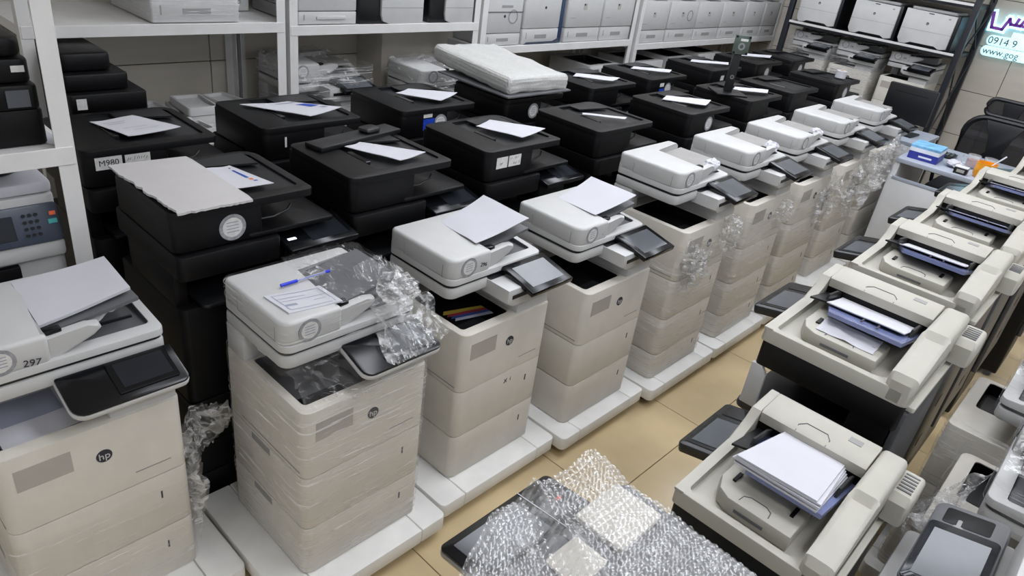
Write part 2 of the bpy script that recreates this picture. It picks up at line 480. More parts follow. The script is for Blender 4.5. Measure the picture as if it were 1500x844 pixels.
def drape(parent, top, bot, n=26, rows=14, amp=.02, seed=0, m='film_crumple', name='film_drape'):
    """ruffled film hung between two polylines"""
    def pl(L, t):
        k = min(int(t*(len(L)-1)), len(L)-2); q = t*(len(L)-1)-k
        return Vector(L[k]).lerp(Vector(L[k+1]), q)
    def fn(u, v):
        p = pl(top, u).lerp(pl(bot, u), v)
        a = math.sin(PI*v)*amp
        return p+Vector((nz3(u*9+seed, v*3, 1), nz3(u*9+seed, v*3, 7), nz3(u*7, v*5+seed, 3)))*a*1.6+Vector((0, 0, amp*.5*nz3(u*22, v*9, seed)))
    return MB().grid(fn, n*2, rows*2).build(name, m, parent, smooth=False)

# ------------------------------------------------------------------ white floor-standing multifunction printer
def white_mfp(extra=0.0, tray='tray_dark', panel='tablet', sticker=True, guide=True):
    """origin: front-left corner of the lowest cassette; front looks to -Y"""
    e = empty('multifunction_printer')
    H = extra
    W_, D_ = .372, .36
    zs = [0, .165, .337] if not extra else [0, extra, extra+.165, extra+.337]
    for a, b in zip(zs[:-1], zs[1:]):
        c = MB().rbox(0, 0, a+.0015, W_, D_, b-.0015, (.026, .018, .01, .01), .0025).build('paper_cassette', 'shell_warm', e)
        MB().box(.302, -.0012, (a+b)/2+.012, .306, .002, (a+b)/2+.034).build('level_slot', 'ink', c)
        MB().box(-.0012, .16, b-.030, .002, .25, b-.008, .001, 1).build('grip', 'mid_grey', c)
    o_ = rrect(0, 0, W_, D_, (.026, .018, .01, .01)); i_ = rrect(.022, .034, .215, .268, .012)
    body = MB().tub(o_, i_, H+.3385, H+.538, H+.50).build('body', 'shell_warm', e)
    MB().well(i_, H+.5375, H+.50).build('output_bay', 'tray_dark' if panel == 'flat' else 'body_black', body)  # flat version's liner is greyed to paint in the light reaching that bay
    MB().box(.03, .045, H+.5015, .16, .10, H+.505).build('tray_plate', 'satin_black', body)
    hp_logo(body, .198, -.0004, H+.456, .0165)
    MB().box(.032, -.0008, H+.447, .137, .0, H+.502).build('name_plate', 'label_grey', body)
    MB().box(.255, -.0008, H+.372, .335, .0, H+.3745).build('model_print', 'mid_grey', body)
    MB().box(-.0008, .02, H+.35, .0, .30, H+.353).build('side_seam', 'mid_grey', body)
    # neck between engine and scanner
    MB().box(.0, .270, H+.536, .06, .355, H+.617, .006).box(.06, .315, H+.536, W_, .355, H+.617, .003).build('rear_neck', 'light_grey', e)
    MB().prism([(.01, H+.537), (.30, H+.537), (.30, H+.617), (.10, H+.617), (.04, H+.59), (.01, H+.565)], 'x', .225, .368, .004).build('panel_support', 'shell_white', e)
    # scanner bed
    sb = MB().rbox(0, .08, H+.617, .386, .355, H+.652, (.028, .02, .012, .012), .006).build('scanner_bed', 'shell_white', e)
    MB().rbox(.003, .084, H+.652, .383, .352, H+.662, (.024, .018, .01, .01), .002).build('scanner_gasket', 'satin_black', sb)
    # lid with output recess on the right
    lo = rrect(0, .078, .386, .355, (.03, .02, .014, .014)); li = rrect(.165, .112, .366, .338, .010)
    zt = lambda x, y: H+.680+.022*max(0, (y-.08)/.29)
    zf = lambda x, y: H+.671
    lid = MB().tub(lo, li, H+.662, zt, zf).build('scanner_lid', 'shell_white', e)
    MB().well(li, zt, zf).build('output_recess', 'tray_dark', lid)
    MB().box(.24, .17, H+.6735, .35, .176, H+.678).build('recess_rib', 'satin_black', lid)
    # document feeder, L-shaped
    zz = H+.742
    pts = rrect(0, .080, .160, .372, (.03, .008, .006, .014))
    L = [(p[0], p[1]) for p in rrect(0, .080, .158, .28, (.032, .01, .004, .004))][:10]
    poly = L+[(.158, .302), (.330, .302), (.340, .312), (.340, .345), (.330, .355)]+[(p[0], p[1]) for p in rrect(0, .29, .158, .355, (.004, .004, .004, .016))][15:]
    f = MB().prism(poly, 'z', H+.676, zz, .012, 3).build('document_feeder', 'shell_white', e)
    MB().box(-.0007, .115, H+.683, .001, .285, H+.6845).box(-.0007, .115, H+.683, .001, .1165, H+.722).box(-.0007, .2835, H+.683, .001, .285, H+.722).build('feeder_door_seam', 'mid_grey', f)
    # input tray: dark plate rising to the right
    tz = lambda x: H+.722+(.004 if extra else .030)*(x-.15)/.2
    MB().slab((.150, .300, tz(.15)), (.352, .300, tz(.352)), (.352, .118, tz(.352)), (.150, .118, tz(.15)), .008).build('input_tray', tray, e)
    MB().box(.150, .100, H+.690, .190, .122, H+.738, .003).build('side_guide', 'gloss_black', e)
    if guide:
        MB().prism([(.13, H+.672), (.172, H+.676), (.245, H+.706), (.262, H+.720), (.258, H+.732), (.235, H+.734), (.165, H+.728), (.13, H+.73)], 'y', .088, .112, .006, 3).build('exit_guide', 'shell_white', e)
    if sticker: round_sticker(f, .068, .0788, H+.709, .030)
    # control panel
    if panel == 'tablet':
        arm = MB().prism([(.150, H+.604), (.176, H+.588), (.386, H+.588), (.386, H+.648), (.150, H+.648)], 'y', -.012, .10, .006).build('panel_housing', 'shell_white', e)
        MB().slab((.152, .085, H+.652), (.384, .085, H+.652), (.384, -.014, H+.628), (.168, -.014, H+.628), .012).build('fascia', 'satin_black', arm)
        t = MB().box(0, 0, 0, .185, .138, .018, .004).xf(Matrix.Translation((.203, -.055, H+.630)) @ Matrix.Rotation(.22, 4, 'X')).build('control_panel', 'gloss_black', e)
        MB().box(.022, .022, .0176, .163, .116, .0187).xf(Matrix.Translation((.203, -.055, H+.630)) @ Matrix.Rotation(.22, 4, 'X')).build('touch_screen', 'screen_grey', t)
    else:
        arm = MB().prism(rrect(.148, -.032, .390, .084, (.03, .02, .006, .006)), 'z', 0, .014, .004).xf(Matrix.Translation((0, 0, H+.594)) @ Matrix.Rotation(.30, 4, 'X')).build('panel_housing', 'shell_white', e)
        t = MB().prism(rrect(.150, -.030, .389, .084, (.028, .018, .005, .005)), 'z', .014, .021, .002).xf(Matrix.Translation((0, 0, H+.594)) @ Matrix.Rotation(.30, 4, 'X')).build('control_panel', 'gloss_black', e)
        MB().box(.245, -.012, .021, .372, .078, .026, .002, 1).xf(Matrix.Translation((0, 0, H+.594)) @ Matrix.Rotation(.30, 4, 'X')).build('screen_bezel', 'gloss_black', t)
        MB().box(.258, .0, .0258, .362, .068, .0268).xf(Matrix.Translation((0, 0, H+.594)) @ Matrix.Rotation(.30, 4, 'X')).build('touch_screen', 'screen_dark', t)
    return e

def paper(name, corners, label, th=.002, curl=.004, m='paper', group=None, prints=None, seed=0, nu=10):
    """a sheet (or thin stack) through four corners bl, br, fr, fl"""
    c = [Vector(p) for p in corners]
    def fn(u, v):
        p = (c[0]*(1-u)+c[1]*u)*(1-v)+(c[3]*(1-u)+c[2]*u)*v
        p.z += curl*(math.sin(PI*u)*-.6+.5*nz3(u*2+seed, v*2, seed)+.5)
        return p
    o = tag(MB().sheet(fn, nu, nu, th).build(name, m), label, 'paper', group)
    if prints:
        for (u0, v0, u1, v1, pm) in prints:
            def g(u, v):
                p = fn(u0+(u1-u0)*u, v0+(v1-v0)*v); return p+Vector((0, 0, .0006))
            MB().grid(g, 4, 4).build('print', pm, o)
    return o

def dolly(x0, y0, x1, y1, label, yaw=0, z0=.038, z1=.09):
    e = tag(empty('printer_dolly', ((x0+x1)/2, (y0+y1)/2, 0), yaw), label, 'dolly', 'white printer dollies')
    w, d = (x1-x0)/2, (y1-y0)/2
    bw = .095
    t = MB().rbox(-w+bw, -d, z0, w-bw, d, z1, .004, .004).build('deck', 'dolly_top', e)
    for s in (-1, 1):
        a, b = sorted((s*w, s*(w-bw+.0015)))
        MB().rbox(a, -d, z0, b, d, z1, (.02 if s < 0 else .004, .02 if s > 0 else .004, .02 if s > 0 else .004, .02 if s < 0 else .004), .004).build('side_board', 'dolly_top', e)
    for sx in (-1, 1):
        for sy in (-1, 1):
            c = MB().cyl((sx*(w-.05)-.008, sy*(d-.06), .0185), .0185, .016, 'x', 16).build('caster', 'rubber', e)
            MB().box(sx*(w-.05)-.014, sy*(d-.06)-.012, .026, sx*(w-.05)+.014, sy*(d-.06)+.012, .0385).build('caster_fork', 'steel_dark', c)
    return e

W_STD = white_mfp(0)
W_FLAT = white_mfp(0, panel='flat')
W_TALL = white_mfp(.116, 'tray_light')
def put(proto, loc, label, cat='printer', group=None, rz=0, used=set()):
    o = proto if proto.name not in used else copy_tree(proto)
    used.add(proto.name)
    o.location = loc; o.rotation_euler = (0, 0, rz)
    tag(o, label, cat, group); return o
ZT = .091
GW = 'white multifunction printers in a row on dollies'
w1 = put(W_FLAT, (.150, 1.371, ZT), 'white multifunction printer scribbled 297, film round its lower half', group=GW)
w2 = put(W_FLAT, (.700, 1.141, ZT), 'white multifunction printer wholly wrapped in clear film, a blue pen on its lid', group=GW)
w3 = put(W_STD, (1.234, 1.171, ZT), 'unwrapped white multifunction printer with coloured strips in its output bay', group=GW)
w4 = put(W_STD, (1.743, 1.121, ZT), 'unwrapped white multifunction printer with an empty black output bay and a dark touch screen', group=GW)
TALL = [(2.25, 1.085, 'tall white multifunction printer, first of the five tall ones, film bunched on its front'),
        (2.785, 1.085, 'tall white multifunction printer, second of the five tall ones along the row'),
        (3.285, 1.085, 'tall white multifunction printer, middle of the five tall ones along the row'),
        (3.855, 1.10, 'tall white multifunction printer, fourth of the five tall ones, loose film hanging off'),
        (4.43, 1.11, 'tall white multifunction printer at the end of the row, beside the desk')]
wt = [put(W_TALL, (x, y, ZT), lab, group=GW) for x, y, lab in TALL]
GD = ' '
dolly(.03, 1.27, .605, 1.79, 'white board dolly under the printer scribbled 297')
dolly(.615, 1.068, 1.135, 1.57, 'white board dolly under the film-wrapped printer with the pen')
dolly(1.145, 1.095, 1.672, 1.575, 'white board dolly under the printer with coloured strips in its output bay')
dolly(1.682, 1.062, 2.185, 1.57, 'white board dolly under the printer with the empty black output bay')
for k, (a, b) in enumerate(((2.195, 2.70), (2.71, 3.20), (3.215, 3.74), (3.75, 4.31), (4.325, 4.87))):
    dolly(a, 1.03, b, 1.56, 'white board dolly under the %s tall white printer of the row' % ('first', 'second', 'third', 'fourth', 'last')[k])

# coloured strips in the output bay of w3
strips = [('yellow_strip', .06), ('red_strip', .075), ('blue_strip', .09), ('ink_faint', .105)]
for m, y in strips:
    MB().slab((.07+y*.2, .24-y, .5035+ .004), (.20, .19-y*.9, .5035+.010), (.20, .175-y*.9, .5035+.010), (.055+y*.2, .225-y, .5035+.004), .001).build('colour_strip', m, w3)
# scribbles
def scribble(parent, txt, loc, size, rot=FRONT): return text_mesh('handwritten_number', txt, size, 'ink', parent, loc, rot)
scribble(w1, '297', (.122, .077, .690), .022, (PI/2, .15, 0))
scribble(w3, '296', (.125, .077, .704), .018, (PI/2, .15, 0))
scribble(w4, '.', (.125, .077, .704), .018)
scribble(w3, 'X  i', (.215, -.0012, .30), .022)

# papers on the feeders
def fp(o, pts): return [tuple(Vector(p)+o.location) for p in pts]
paper('paper_sheet', fp(w1, [(.165, .335, .742), (.350, .300, .775), (.345, .140, .768), (.158, .135, .735)]), 'thick white sheet stack on the feeder of the printer scribbled 297', .007, .003)
paper('bay_papers', fp(w1, [(.035, .235, .520), (.185, .235, .520), (.185, .060, .520), (.035, .050, .520)]), 'stack of printed sheets in the output bay of the printer scribbled 297', .016, .002, prints=[(.1, .1, .9, .6, 'ink_faint')])
def torn():
    def fn(u, v):
        x = .20+.155*u; y = .105+.07*v+.06*u
        return Vector((x, y, .716+.012*nz3(u*6, v*6, 2)+.012*u))+w1.location
    o = tag(MB().sheet(fn, 26, 12, .007).build('torn_paper', 'paper'), 'crumpled torn white paper under the sheet stack', 'paper')
    for v in o.data.vertices:
        p = v.co; p.x += .006*nz3(p.y*120, p.z*50, 1); p.y += .006*nz3(p.x*120, 3, p.z*60)
torn()
paper('paper_sheet', fp(w3, [(.155, .310, .738), (.345, .318, .788), (.335, .108, .790), (.135, .128, .746)]), 'white sheet lying in the feeder of the printer with coloured strips', .002, .006)
paper('paper_sheet', fp(w4, [(.155, .310, .738), (.345, .318, .782), (.335, .108, .786), (.135, .128, .746)]), 'white sheet lying in the feeder of the printer with the empty bay', .002, .006, seed=3)
for k, o in enumerate(wt):
    if k in (0, 1, 2):
        c = crumple(None, (0, 0, 0), (.040, .028, .024), 11+k, 'paper', 3, 'crumpled_paper')
        c.location = o.location+Vector((.298, .125, .832))
        tag(c, 'crumpled white paper on the feeder of the %s tall printer' % ('first', 'second', 'third')[k], 'paper')
# receipt pad and pen on w2
paper('note_sheets', fp(w2, [(.030, .215, .7445), (.165, .190, .7445), (.170, .098, .7445), (.038, .118, .7445)]), 'printed note sheets lying on the film-wrapped printer', .004, .0025,
      prints=[(.08, .10, .92, .12, 'ink_faint'), (.08, .3, .6, .32, 'ink_faint'), (.08, .45, .9, .47, 'ink_faint'), (.08, .88, .92, .9, 'ink_faint'), (.08, .1, .095, .9, 'ink_faint'), (.62, .62, .85, .64, 'ink_faint'), (.1, .62, .3, .72, 'ink_faint'), (.905, .1, .92, .9, 'ink_faint')])
pen = tag(empty('ballpoint_pen', tuple(w2.location+Vector((.085, .232, .7495))), .02), 'blue capped clear ballpoint pen lying on the film-wrapped printer', 'pen')
MB().cyl((0, 0, 0), .0042, .045, 'x', 10).build('cap', 'pen_blue', pen)
MB().cyl((.045, 0, 0), .0034, .085, 'x', 10).build('barrel', 'clear_glass', pen)
MB().cyl((.03, 0, 0), .0014, .095, 'x', 8).build('ink_tube', 'pen_blue', pen)
MB().cyl((.127, 0, 0), .0038, .012, 'x', 10).build('end_plug', 'pen_blue', pen)

# film on the white printers
wrap_shell(w1, 0, 0, .372, .36, .03, .30, seed=2, m='film')
drape(w1, [(.385, .05, .40), (.43, .10, .42), (.52, .08, .40)], [(.385, .03, .28), (.44, .06, .30), (.51, .05, .36)], seed=4, amp=.03)
drape(w1, [(.385, .02, .33), (.41, .05, .34), (.42, .12, .35)], [(.385, .0, .06), (.40, .03, .10), (.42, .12, .16)], seed=9, amp=.03)
wrap_shell(w2, 0, 0, .372, .36, .02, .56, seed=7, m='film_cloudy', rows=40)
wrap_shell(w2, 0, .078, .386, .355, .605, .742, seed=5, off=.004, amp=.003, m='film', rows=14, ragged=.004)
drape(w2, [(.16, .36, .748), (.27, .36, .752), (.39, .35, .742)], [(.14, .09, .748), (.26, .085, .740), (.40, .075, .695)], seed=3, amp=.018, m='film', name='top_film')
drape(w2, [(.27, .20, .765), (.34, .19, .785), (.40, .17, .74)], [(.22, -.03, .60), (.31, -.05, .625), (.42, -.03, .64)], seed=8, amp=.022, name='film_drape')
drape(w2, [(.0, .08, .62), (.10, .075, .615), (.22, .0, .61)], [(.03, -.004, .545), (.12, -.006, .54), (.20, -.008, .53)], seed=18, amp=.02, m='film', name='front_film')
crumple(w2, (.315, .075, .745), (.05, .05, .035), 21)
for k, o in enumerate(wt):
    if k < 4:
        wrap_shell(o, 0, 0, .372, .36, .02, .60, seed=20+k*3, m='film_cloudy' if k in (0, 1) else 'film', rows=34)
crumple(wt[0], (.07, -.02, .53), (.055, .04, .055), 31)
crumple(wt[0], (.30, -.03, .60), (.045, .04, .07), 32)
drape(wt[0], [(.0, -.01, .64), (.1, -.03, .60), (.2, -.02, .58)], [(.0, -.01, .40), (.1, -.02, .38), (.22, -.01, .40)], seed=33, amp=.03)
crumple(wt[1], (.30, -.02, .58), (.05, .035, .05), 34)
drape(wt[2], [(.25, -.02, .70), (.33, -.05, .66), (.42, -.04, .68)], [(.22, -.015, .42), (.33, -.03, .40), (.45, -.02, .42)], seed=35, amp=.04)
drape(wt[3], [(.12, -.02, .70), (.25, -.06, .70), (.45, -.05, .72)], [(.08, -.02, .36), (.25, -.06, .34), (.42, -.05, .42)], seed=36, amp=.06)
drape(wt[3], [(.35, -.02, .74), (.5, -.06, .76), (.62, -.05, .78)], [(.3, -.02, .52), (.45, -.06, .55), (.6, -.05, .62)], seed=37, amp=.05)

# ------------------------------------------------------------------ black colour multifunction printer
def black_mfp():
    """origin: front-left corner of the feeder, on the floor; front looks to -Y"""
    e = empty('black_multifunction_printer')
    for k, (a, b) in enumerate(((.03, .14), (.143, .25), (.253, .40))):
        d = MB().rbox(0, .0, a, .46, .375, b, .012, .004).build('paper_drawer', 'body_black', e)
        MB().box(.15, -.003, b-.03, .31, .001, b-.012, .002, 1).build('handle', 'satin_black', d)
    b = MB().rbox(0, .0, .403, .46, .375, .70, (.02, .02, .01, .01), .006).build('body', 'shell_black', e)
    hp_logo(b, .23, -.0004, .60, .018)
    MB().rbox(.02, .25, .70, .44, .37, .795, .01, .003).box(.0, .03, .70, .035, .30, .795, .004).build('rear_neck', 'body_black', e)
    MB().rbox(.05, -.02, .70, .42, .25, .712, .02, .004).build('exit_tray', 'satin_black', e)
    for x, y in ((.04, .05), (.42, .05), (.04, .33), (.42, .33)):
        MB().cyl((x, y, 0), .022, .032, 'z', 14).build('foot', 'rubber', e)
    MB().prism([(p[0], p[1]) for p in rrect(0, -.018, .278, .10, (.022, .016, .001, .001))][:10]+[(.278, .102), (.452, .102), (.455, .105), (.455, .36), (.45, .365), (.006, .365), (0, .36)], 'z', .790, .858, .010).build('scanner_bed', 'shell_black', e)
    MB().rbox(.19, -.004, .862, .452, .365, .876, .012, .004).build('output_tray', 'shell_black', e)
    f = MB().rbox(0, 0, .862, .235, .345, .956, (.024, .01, .01, .014), .003).build('document_feeder', 'shell_black', e)
    outer = rrect(-.002, -.003, .388, .345, (.028, .02, .05, .03)); inner = rrect(.115, .035, .362, .320, (.004, .012, .03, .012))
    ft = lambda x, y: .958+.006*max(0, (x-.12)/.25)
    t = MB().tub(outer, inner, .950, .971, ft).build('feeder_cover', 'shell_black', e)
    MB().well(inner, .971, ft).build('input_recess', 'satin_black', t)
    MB().box(.118, .10, .9595, .138, .20, .9725, .002, 1).build('feed_slot', 'gloss_black', t)
    MB().slab((.19, .315, .973), (.345, .315, .976), (.345, .22, .976), (.19, .26, .973), .006).build('paper_guide', 'satin_black', t)
    MB().tube([(.245, .06, .882), (.29, .045, .888), (.335, .05, .897), (.352, .06, .908)], .0035).build('paper_stop', 'satin_black', e)
    M = Matrix.Translation((.288, -.045, .802)) @ Matrix.Rotation(.20, 4, 'X')
    p = MB().box(0, 0, 0, .220, .140, .020, .005).xf(M).build('control_panel', 'gloss_black', e)
    MB().box(.080, .022, .0196, .198, .120, .0206).xf(M).build('touch_screen', 'screen_dark', p)
    MB().box(.29, -.01, .70, .44, .10, .81, .006).build('panel_bracket', 'body_black', e)
    return e
BLK = black_mfp()
GB = 'black multifunction printers packed in two rows'
BP = {}
for key, x, y, lab in (
    ('b1', .635, 1.60, 'black multifunction printer with a torn white board lying on its feeder'),
    ('b2', 1.149, 1.60, 'black multifunction printer with a loose black plank across its feeder'),
    ('b3', 1.698, 1.60, 'black multifunction printer with two paper labels side by side on its front'),
    ('b4', 2.310, 1.59, 'black multifunction printer with only a narrow strip of paper in its feeder'),
    ('b5', 3.00, 1.585, 'black multifunction printer with a wide sheet and round seal, right before the monitor stand'),
    ('b6', 3.632, 1.60, 'black multifunction printer carrying an empty monitor stand'),
    ('b7', 4.15, 1.60, 'black multifunction printer with a bare feeder, right after the monitor stand'),
    ('c1', .613, 2.10, 'black multifunction printer with a number handwritten on a grey label, behind the torn board'),
    ('c2', 1.156, 2.10, 'black multifunction printer with papers printed in blue on its feeder'),
    ('c3', 1.730, 2.10, 'black multifunction printer with a blue sticker beside a large round seal, near the wall pillar'),
    ('c4', 2.285, 2.08, 'black multifunction printer underneath the bubble-wrapped box'),
    ('c5', 2.900, 2.09, 'black multifunction printer with a plain sheet, next after the bubble-wrapped box'),
    ('c6', 3.450, 2.11, 'black multifunction printer with a blue sticker under a small label, behind the wide-sheet printer'),
    ('c7', 4.170, 2.13, 'black multifunction printer with a long sheet, straight behind the monitor stand'),
    ('c8', 4.830, 2.15, 'black multifunction printer with a folded sheet, last of the back row before the rack')):
    BP[key] = put(BLK, (x, y, 0), lab, group=GB)
yS = -.0006
def pen_marks(label, x0, x1, y, z0, z1, rows, seed):
    """unreadable pen strokes on a paper label"""
    rnd = random.Random(seed); mb = MB()
    for r in range(rows):
        zc = z1-(r+.5)*(z1-z0)/rows; x = x0+.006
        while x < x1-.008:
            if rnd.random() < .75: mb.tube([(x, y-.0012, zc-rnd.uniform(.002, .006)), (x+rnd.uniform(.001, .005), y-.0012, zc+rnd.uniform(.002, .006))], .0006, 4)
            x += rnd.uniform(.004, .008)
    mb.build('pen_marks', 'ink', label)
round_sticker(BP['b1'], .150, yS, .905, .036)
for key, x in (('c3', .215-.02), ('c4', .18), ('c6', .19), ('b5', .19), ('c8', .16)): round_sticker(BP[key], x, yS, .908, .034)
paper_label(BP['c1'], .030, .102, yS, .912, .949, 'M980', 'sticker_light', .024)
pen_marks(paper_label(BP['c1'], .110, .180, yS, .915, .947), .110, .180, yS, .925, .945, 1, 1)
pen_marks(paper_label(BP['b3'], .045, .100, yS, .905, .945), .045, .085, yS, .908, .934, 1, 2)
pen_marks(paper_label(BP['b3'], .106, .168, yS, .905, .945), .106, .168, yS, .905, .945, 2, 3)
paper_label(BP['c3'], .105, .150, yS, .935, .952, None)
paper_label(BP['c3'], .105, .165, yS, .885, .930, None, 'sticker_blue')
paper_label(BP['c6'], .105, .145, yS, .925, .945, None)
paper_label(BP['c6'], .105, .150, yS, .885, .915, None, 'sticker_blue')
paper_label(BP['c2'], .075, .082, yS, .900, .935, None)
paper_label(BP['c7'], .12, .16, yS, .905, .935, None)
MB().box(.305, -.005, .8305, .330, .005, .8325).build('status_light', 'led_white', BP['b1'])

def bp(key, pts): return [tuple(Vector(p)+BP[key].location) for p in pts]
GP = 'sheets of paper in the black feeders'
SH = {'b2': [(.135, .235, .976), (.20, .245, .979), (.335, .075, .980), (.215, .055, .976)],
      'b3': [(.165, .235, .976), (.255, .255, .984), (.385, .085, .984), (.225, .055, .978)],
      'b4': [(.125, .190, .976), (.14, .205, .977), (.285, .075, .979), (.255, .065, .977)],
      'b5': [(.09, .220, .976), (.18, .255, .978), (.355, .10, .980), (.225, .055, .978)],
      'b6': [(.13, .18, .976), (.22, .215, .978), (.375, .085, .980), (.29, .05, .978)],
      'c1': [(.105, .235, .976), (.235, .250, .979), (.315, .09, .979), (.150, .065, .977)],
      'c2': [(.055, .260, .977), (.225, .230, .980), (.350, .075, .990), (.205, .05, .978)],
      'c3': [(.135, .215, .976), (.225, .245, .979), (.375, .105, .986), (.235, .05, .978)],
      'c5': [(.095, .205, .976), (.165, .24, .978), (.345, .085, .980), (.24, .055, .978)],
      'c6': [(.105, .215, .976), (.175, .24, .978), (.365, .10, .980), (.285, .065, .978)],
      'c7': [(.08, .215, .976), (.15, .245, .978), (.38, .10, .980), (.30, .06, .978)],
      'c8': [(.10, .215, .980), (.19, .24, .985), (.40, .10, .990), (.31, .07, .985)]}
LBL = {'b2': 'white sheet half covered by the black plank', 'b3': 'curled white sheet on the printer with two paper labels', 'b4': 'narrow strip of white paper in a black feeder',
       'b5': 'wide white sheet on the black printer before the monitor stand', 'b6': 'white sheet lying at the foot of the monitor stand', 'c1': 'faintly printed white sheet on the printer with the handwritten number label',
       'c2': 'white sheets with a blue print on a black printer', 'c3': 'white sheet on the black printer with the blue sticker and large seal', 'c5': 'white sheet on the black printer after the bubble-wrapped box',
       'c6': 'white sheet on the black printer behind the wide-sheet printer', 'c7': 'long white sheet on the black printer straight behind the monitor stand', 'c8': 'folded white sheet on the last black printer of the back row'}
for k, (key, pts) in enumerate(SH.items()):
    pr = None
    if key == 'c2': pr = [(.55, .12, .95, .2, 'ink_faint'), (.72, .35, .95, .62, 'ink_blue'), (.8, .7, .95, .8, 'ink_faint')]
    if key == 'c1': pr = [(.12, .2, .6, .215, 'ink_faint'), (.12, .3, .5, .315, 'ink_faint'), (.2, .6, .7, .612, 'ink_faint'), (.3, .75, .8, .76, 'ink_faint')]
    paper('paper_sheet', bp(key, pts), LBL[key], .0018, .004, group=None, prints=pr, seed=k)
# torn board and printed sheet on b1
def torn_board():
    c = [Vector(p) for p in bp('b1', [(-.065, .315, .985), (.19, .325, .985), (.20, -.025, .985), (.005, -.030, .985)])]
    c[0] = Vector(bp('b1', [(-.012, .340, .985)])[0]); c[1] = Vector(bp('b1', [(.195, .335, .985)])[0])
    def fn(u, v):
        p = (c[0]*(1-u)+c[1]*u)*(1-v)+(c[3]*(1-u)+c[2]*u)*v
        e = .010*nz3(v*9, 3.1)+.006*nz3(v*25, 1.7)
        if u < .2: p.x += e*(1-u/.2)
        if v > .9: p.y += .006*nz3(u*16, 8.2)*(v-.9)/.1
        if u > .93: p.x += -.012*max(0, abs(v-.5)-.42)*4
        p.z += .006*math.sin(PI*u)*math.sin(PI*v)-.004*u
        return p
    tag(MB().sheet(fn, 24, 40, .006).build('torn_board', 'card'), 'torn-edged white board lying on a black printer', 'board')
torn_board()
paper('printed_sheet', bp('b1', [(.20, .235, .9765), (.262, .225, .9775), (.300, .055, .978), (.16, .075, .977)]), 'printed sheet with a coloured bar sticking out from under the torn board', .0015, .003,
      prints=[(.78, .1, .84, .14, 'ink'), (.74, .22, .82, .62, 'ink_blue'), (.76, .66, .84, .72, 'orange_dark'), (.78, .76, .86, .8, 'ink_blue')])
# black plank on b2
pk = tag(empty('black_plank', bp('b2', [(.045, .225, .9715)])[0], .18), 'loose black plastic cover strip lying across a black printer', 'cover')
MB().box(0, 0, .0, .365, .075, .016, .003).build('strip', 'satin_black', pk)
MB().rbox(.215, .012, .016, .285, .066, .032, .016, .008).build('knob', 'satin_black', pk)
# monitor stand on b6
ms = tag(empty('monitor_stand', bp('b6', [(.045, .165, .9715)])[0], -.72), 'black monitor stand with a bare steel mounting plate on a black printer', 'monitor stand')
MB().box(-.085, -.075, 0, .085, .075, .008, .002).build('base', 'satin_black', ms)
MB().box(-.022, -.005, .008, .022, .016, .235, .003).build('column', 'satin_black', ms)
MB().ring((0, -.0055, .085), .006, .011, -.002, 'y', 18).build('cable_hole', 'silver', ms)
mp_ = MB().box(-.043, -.022, .205, .043, -.014, .300, .002).build('mount_plate', 'steel_dark', ms)
for sx in (-1, 1):
    for sz in (-1, 1): MB().cyl((sx*.035, -.0215, .2525+sz*.04), .006, -.005, 'y', 10).build('screw', 'gloss_black', mp_)
MB().ring((0, -.0222, .245), .010, .019, -.0015, 'y', 18).build('pivot_ring', 'silver', mp_)
MB().box(-.012, -.0236, .272, .028, -.022, .284).build('plate_label', 'sticker_light', mp_)
# bubble-wrapped box on c4
def foam_box():
    bm = bmesh.new()
    c0 = Vector(bp('c4', [(-.02, -.02, .985)])[0])
    me = MB().box(0, 0, 0, .40, .50, .075, .022, 3)
    bm = bmesh.new()
    vs = [bm.verts.new(v) for v in me.v]
    for f in me.f: bm.faces.new([vs[i] for i in f])
    bmesh.ops.subdivide_edges(bm, edges=bm.edges[:], cuts=10, use_grid_fill=True)
    bm.normal_update()
    for v in bm.verts:
        p = v.co.copy()
        v.co += v.normal*(.007*nz3(p.x*14, p.y*14, p.z*14)+.0025*nz3(p.x*90, p.y*90, p.z*90))
        v.co.z += .035*(p.y/.5)-.012*(p.x/.4)**2
    mb = MB(); mb.add(bm)
    o = mb.build('wrapped_box', 'foam'); o.location = c0+Vector((.0, .0, .012)); o.rotation_euler = (0, 0, .0)
    tag(o, 'flat box in white bubble wrap lying on a black printer', 'wrapped box')
    s = MB().slab((-.03, .42, .008), (.40, .42, .004), (.40, -.02, .0), (-.02, -.02, .0), .006).build('backing_board', 'tray_dark', o)
    return o
foam_box()

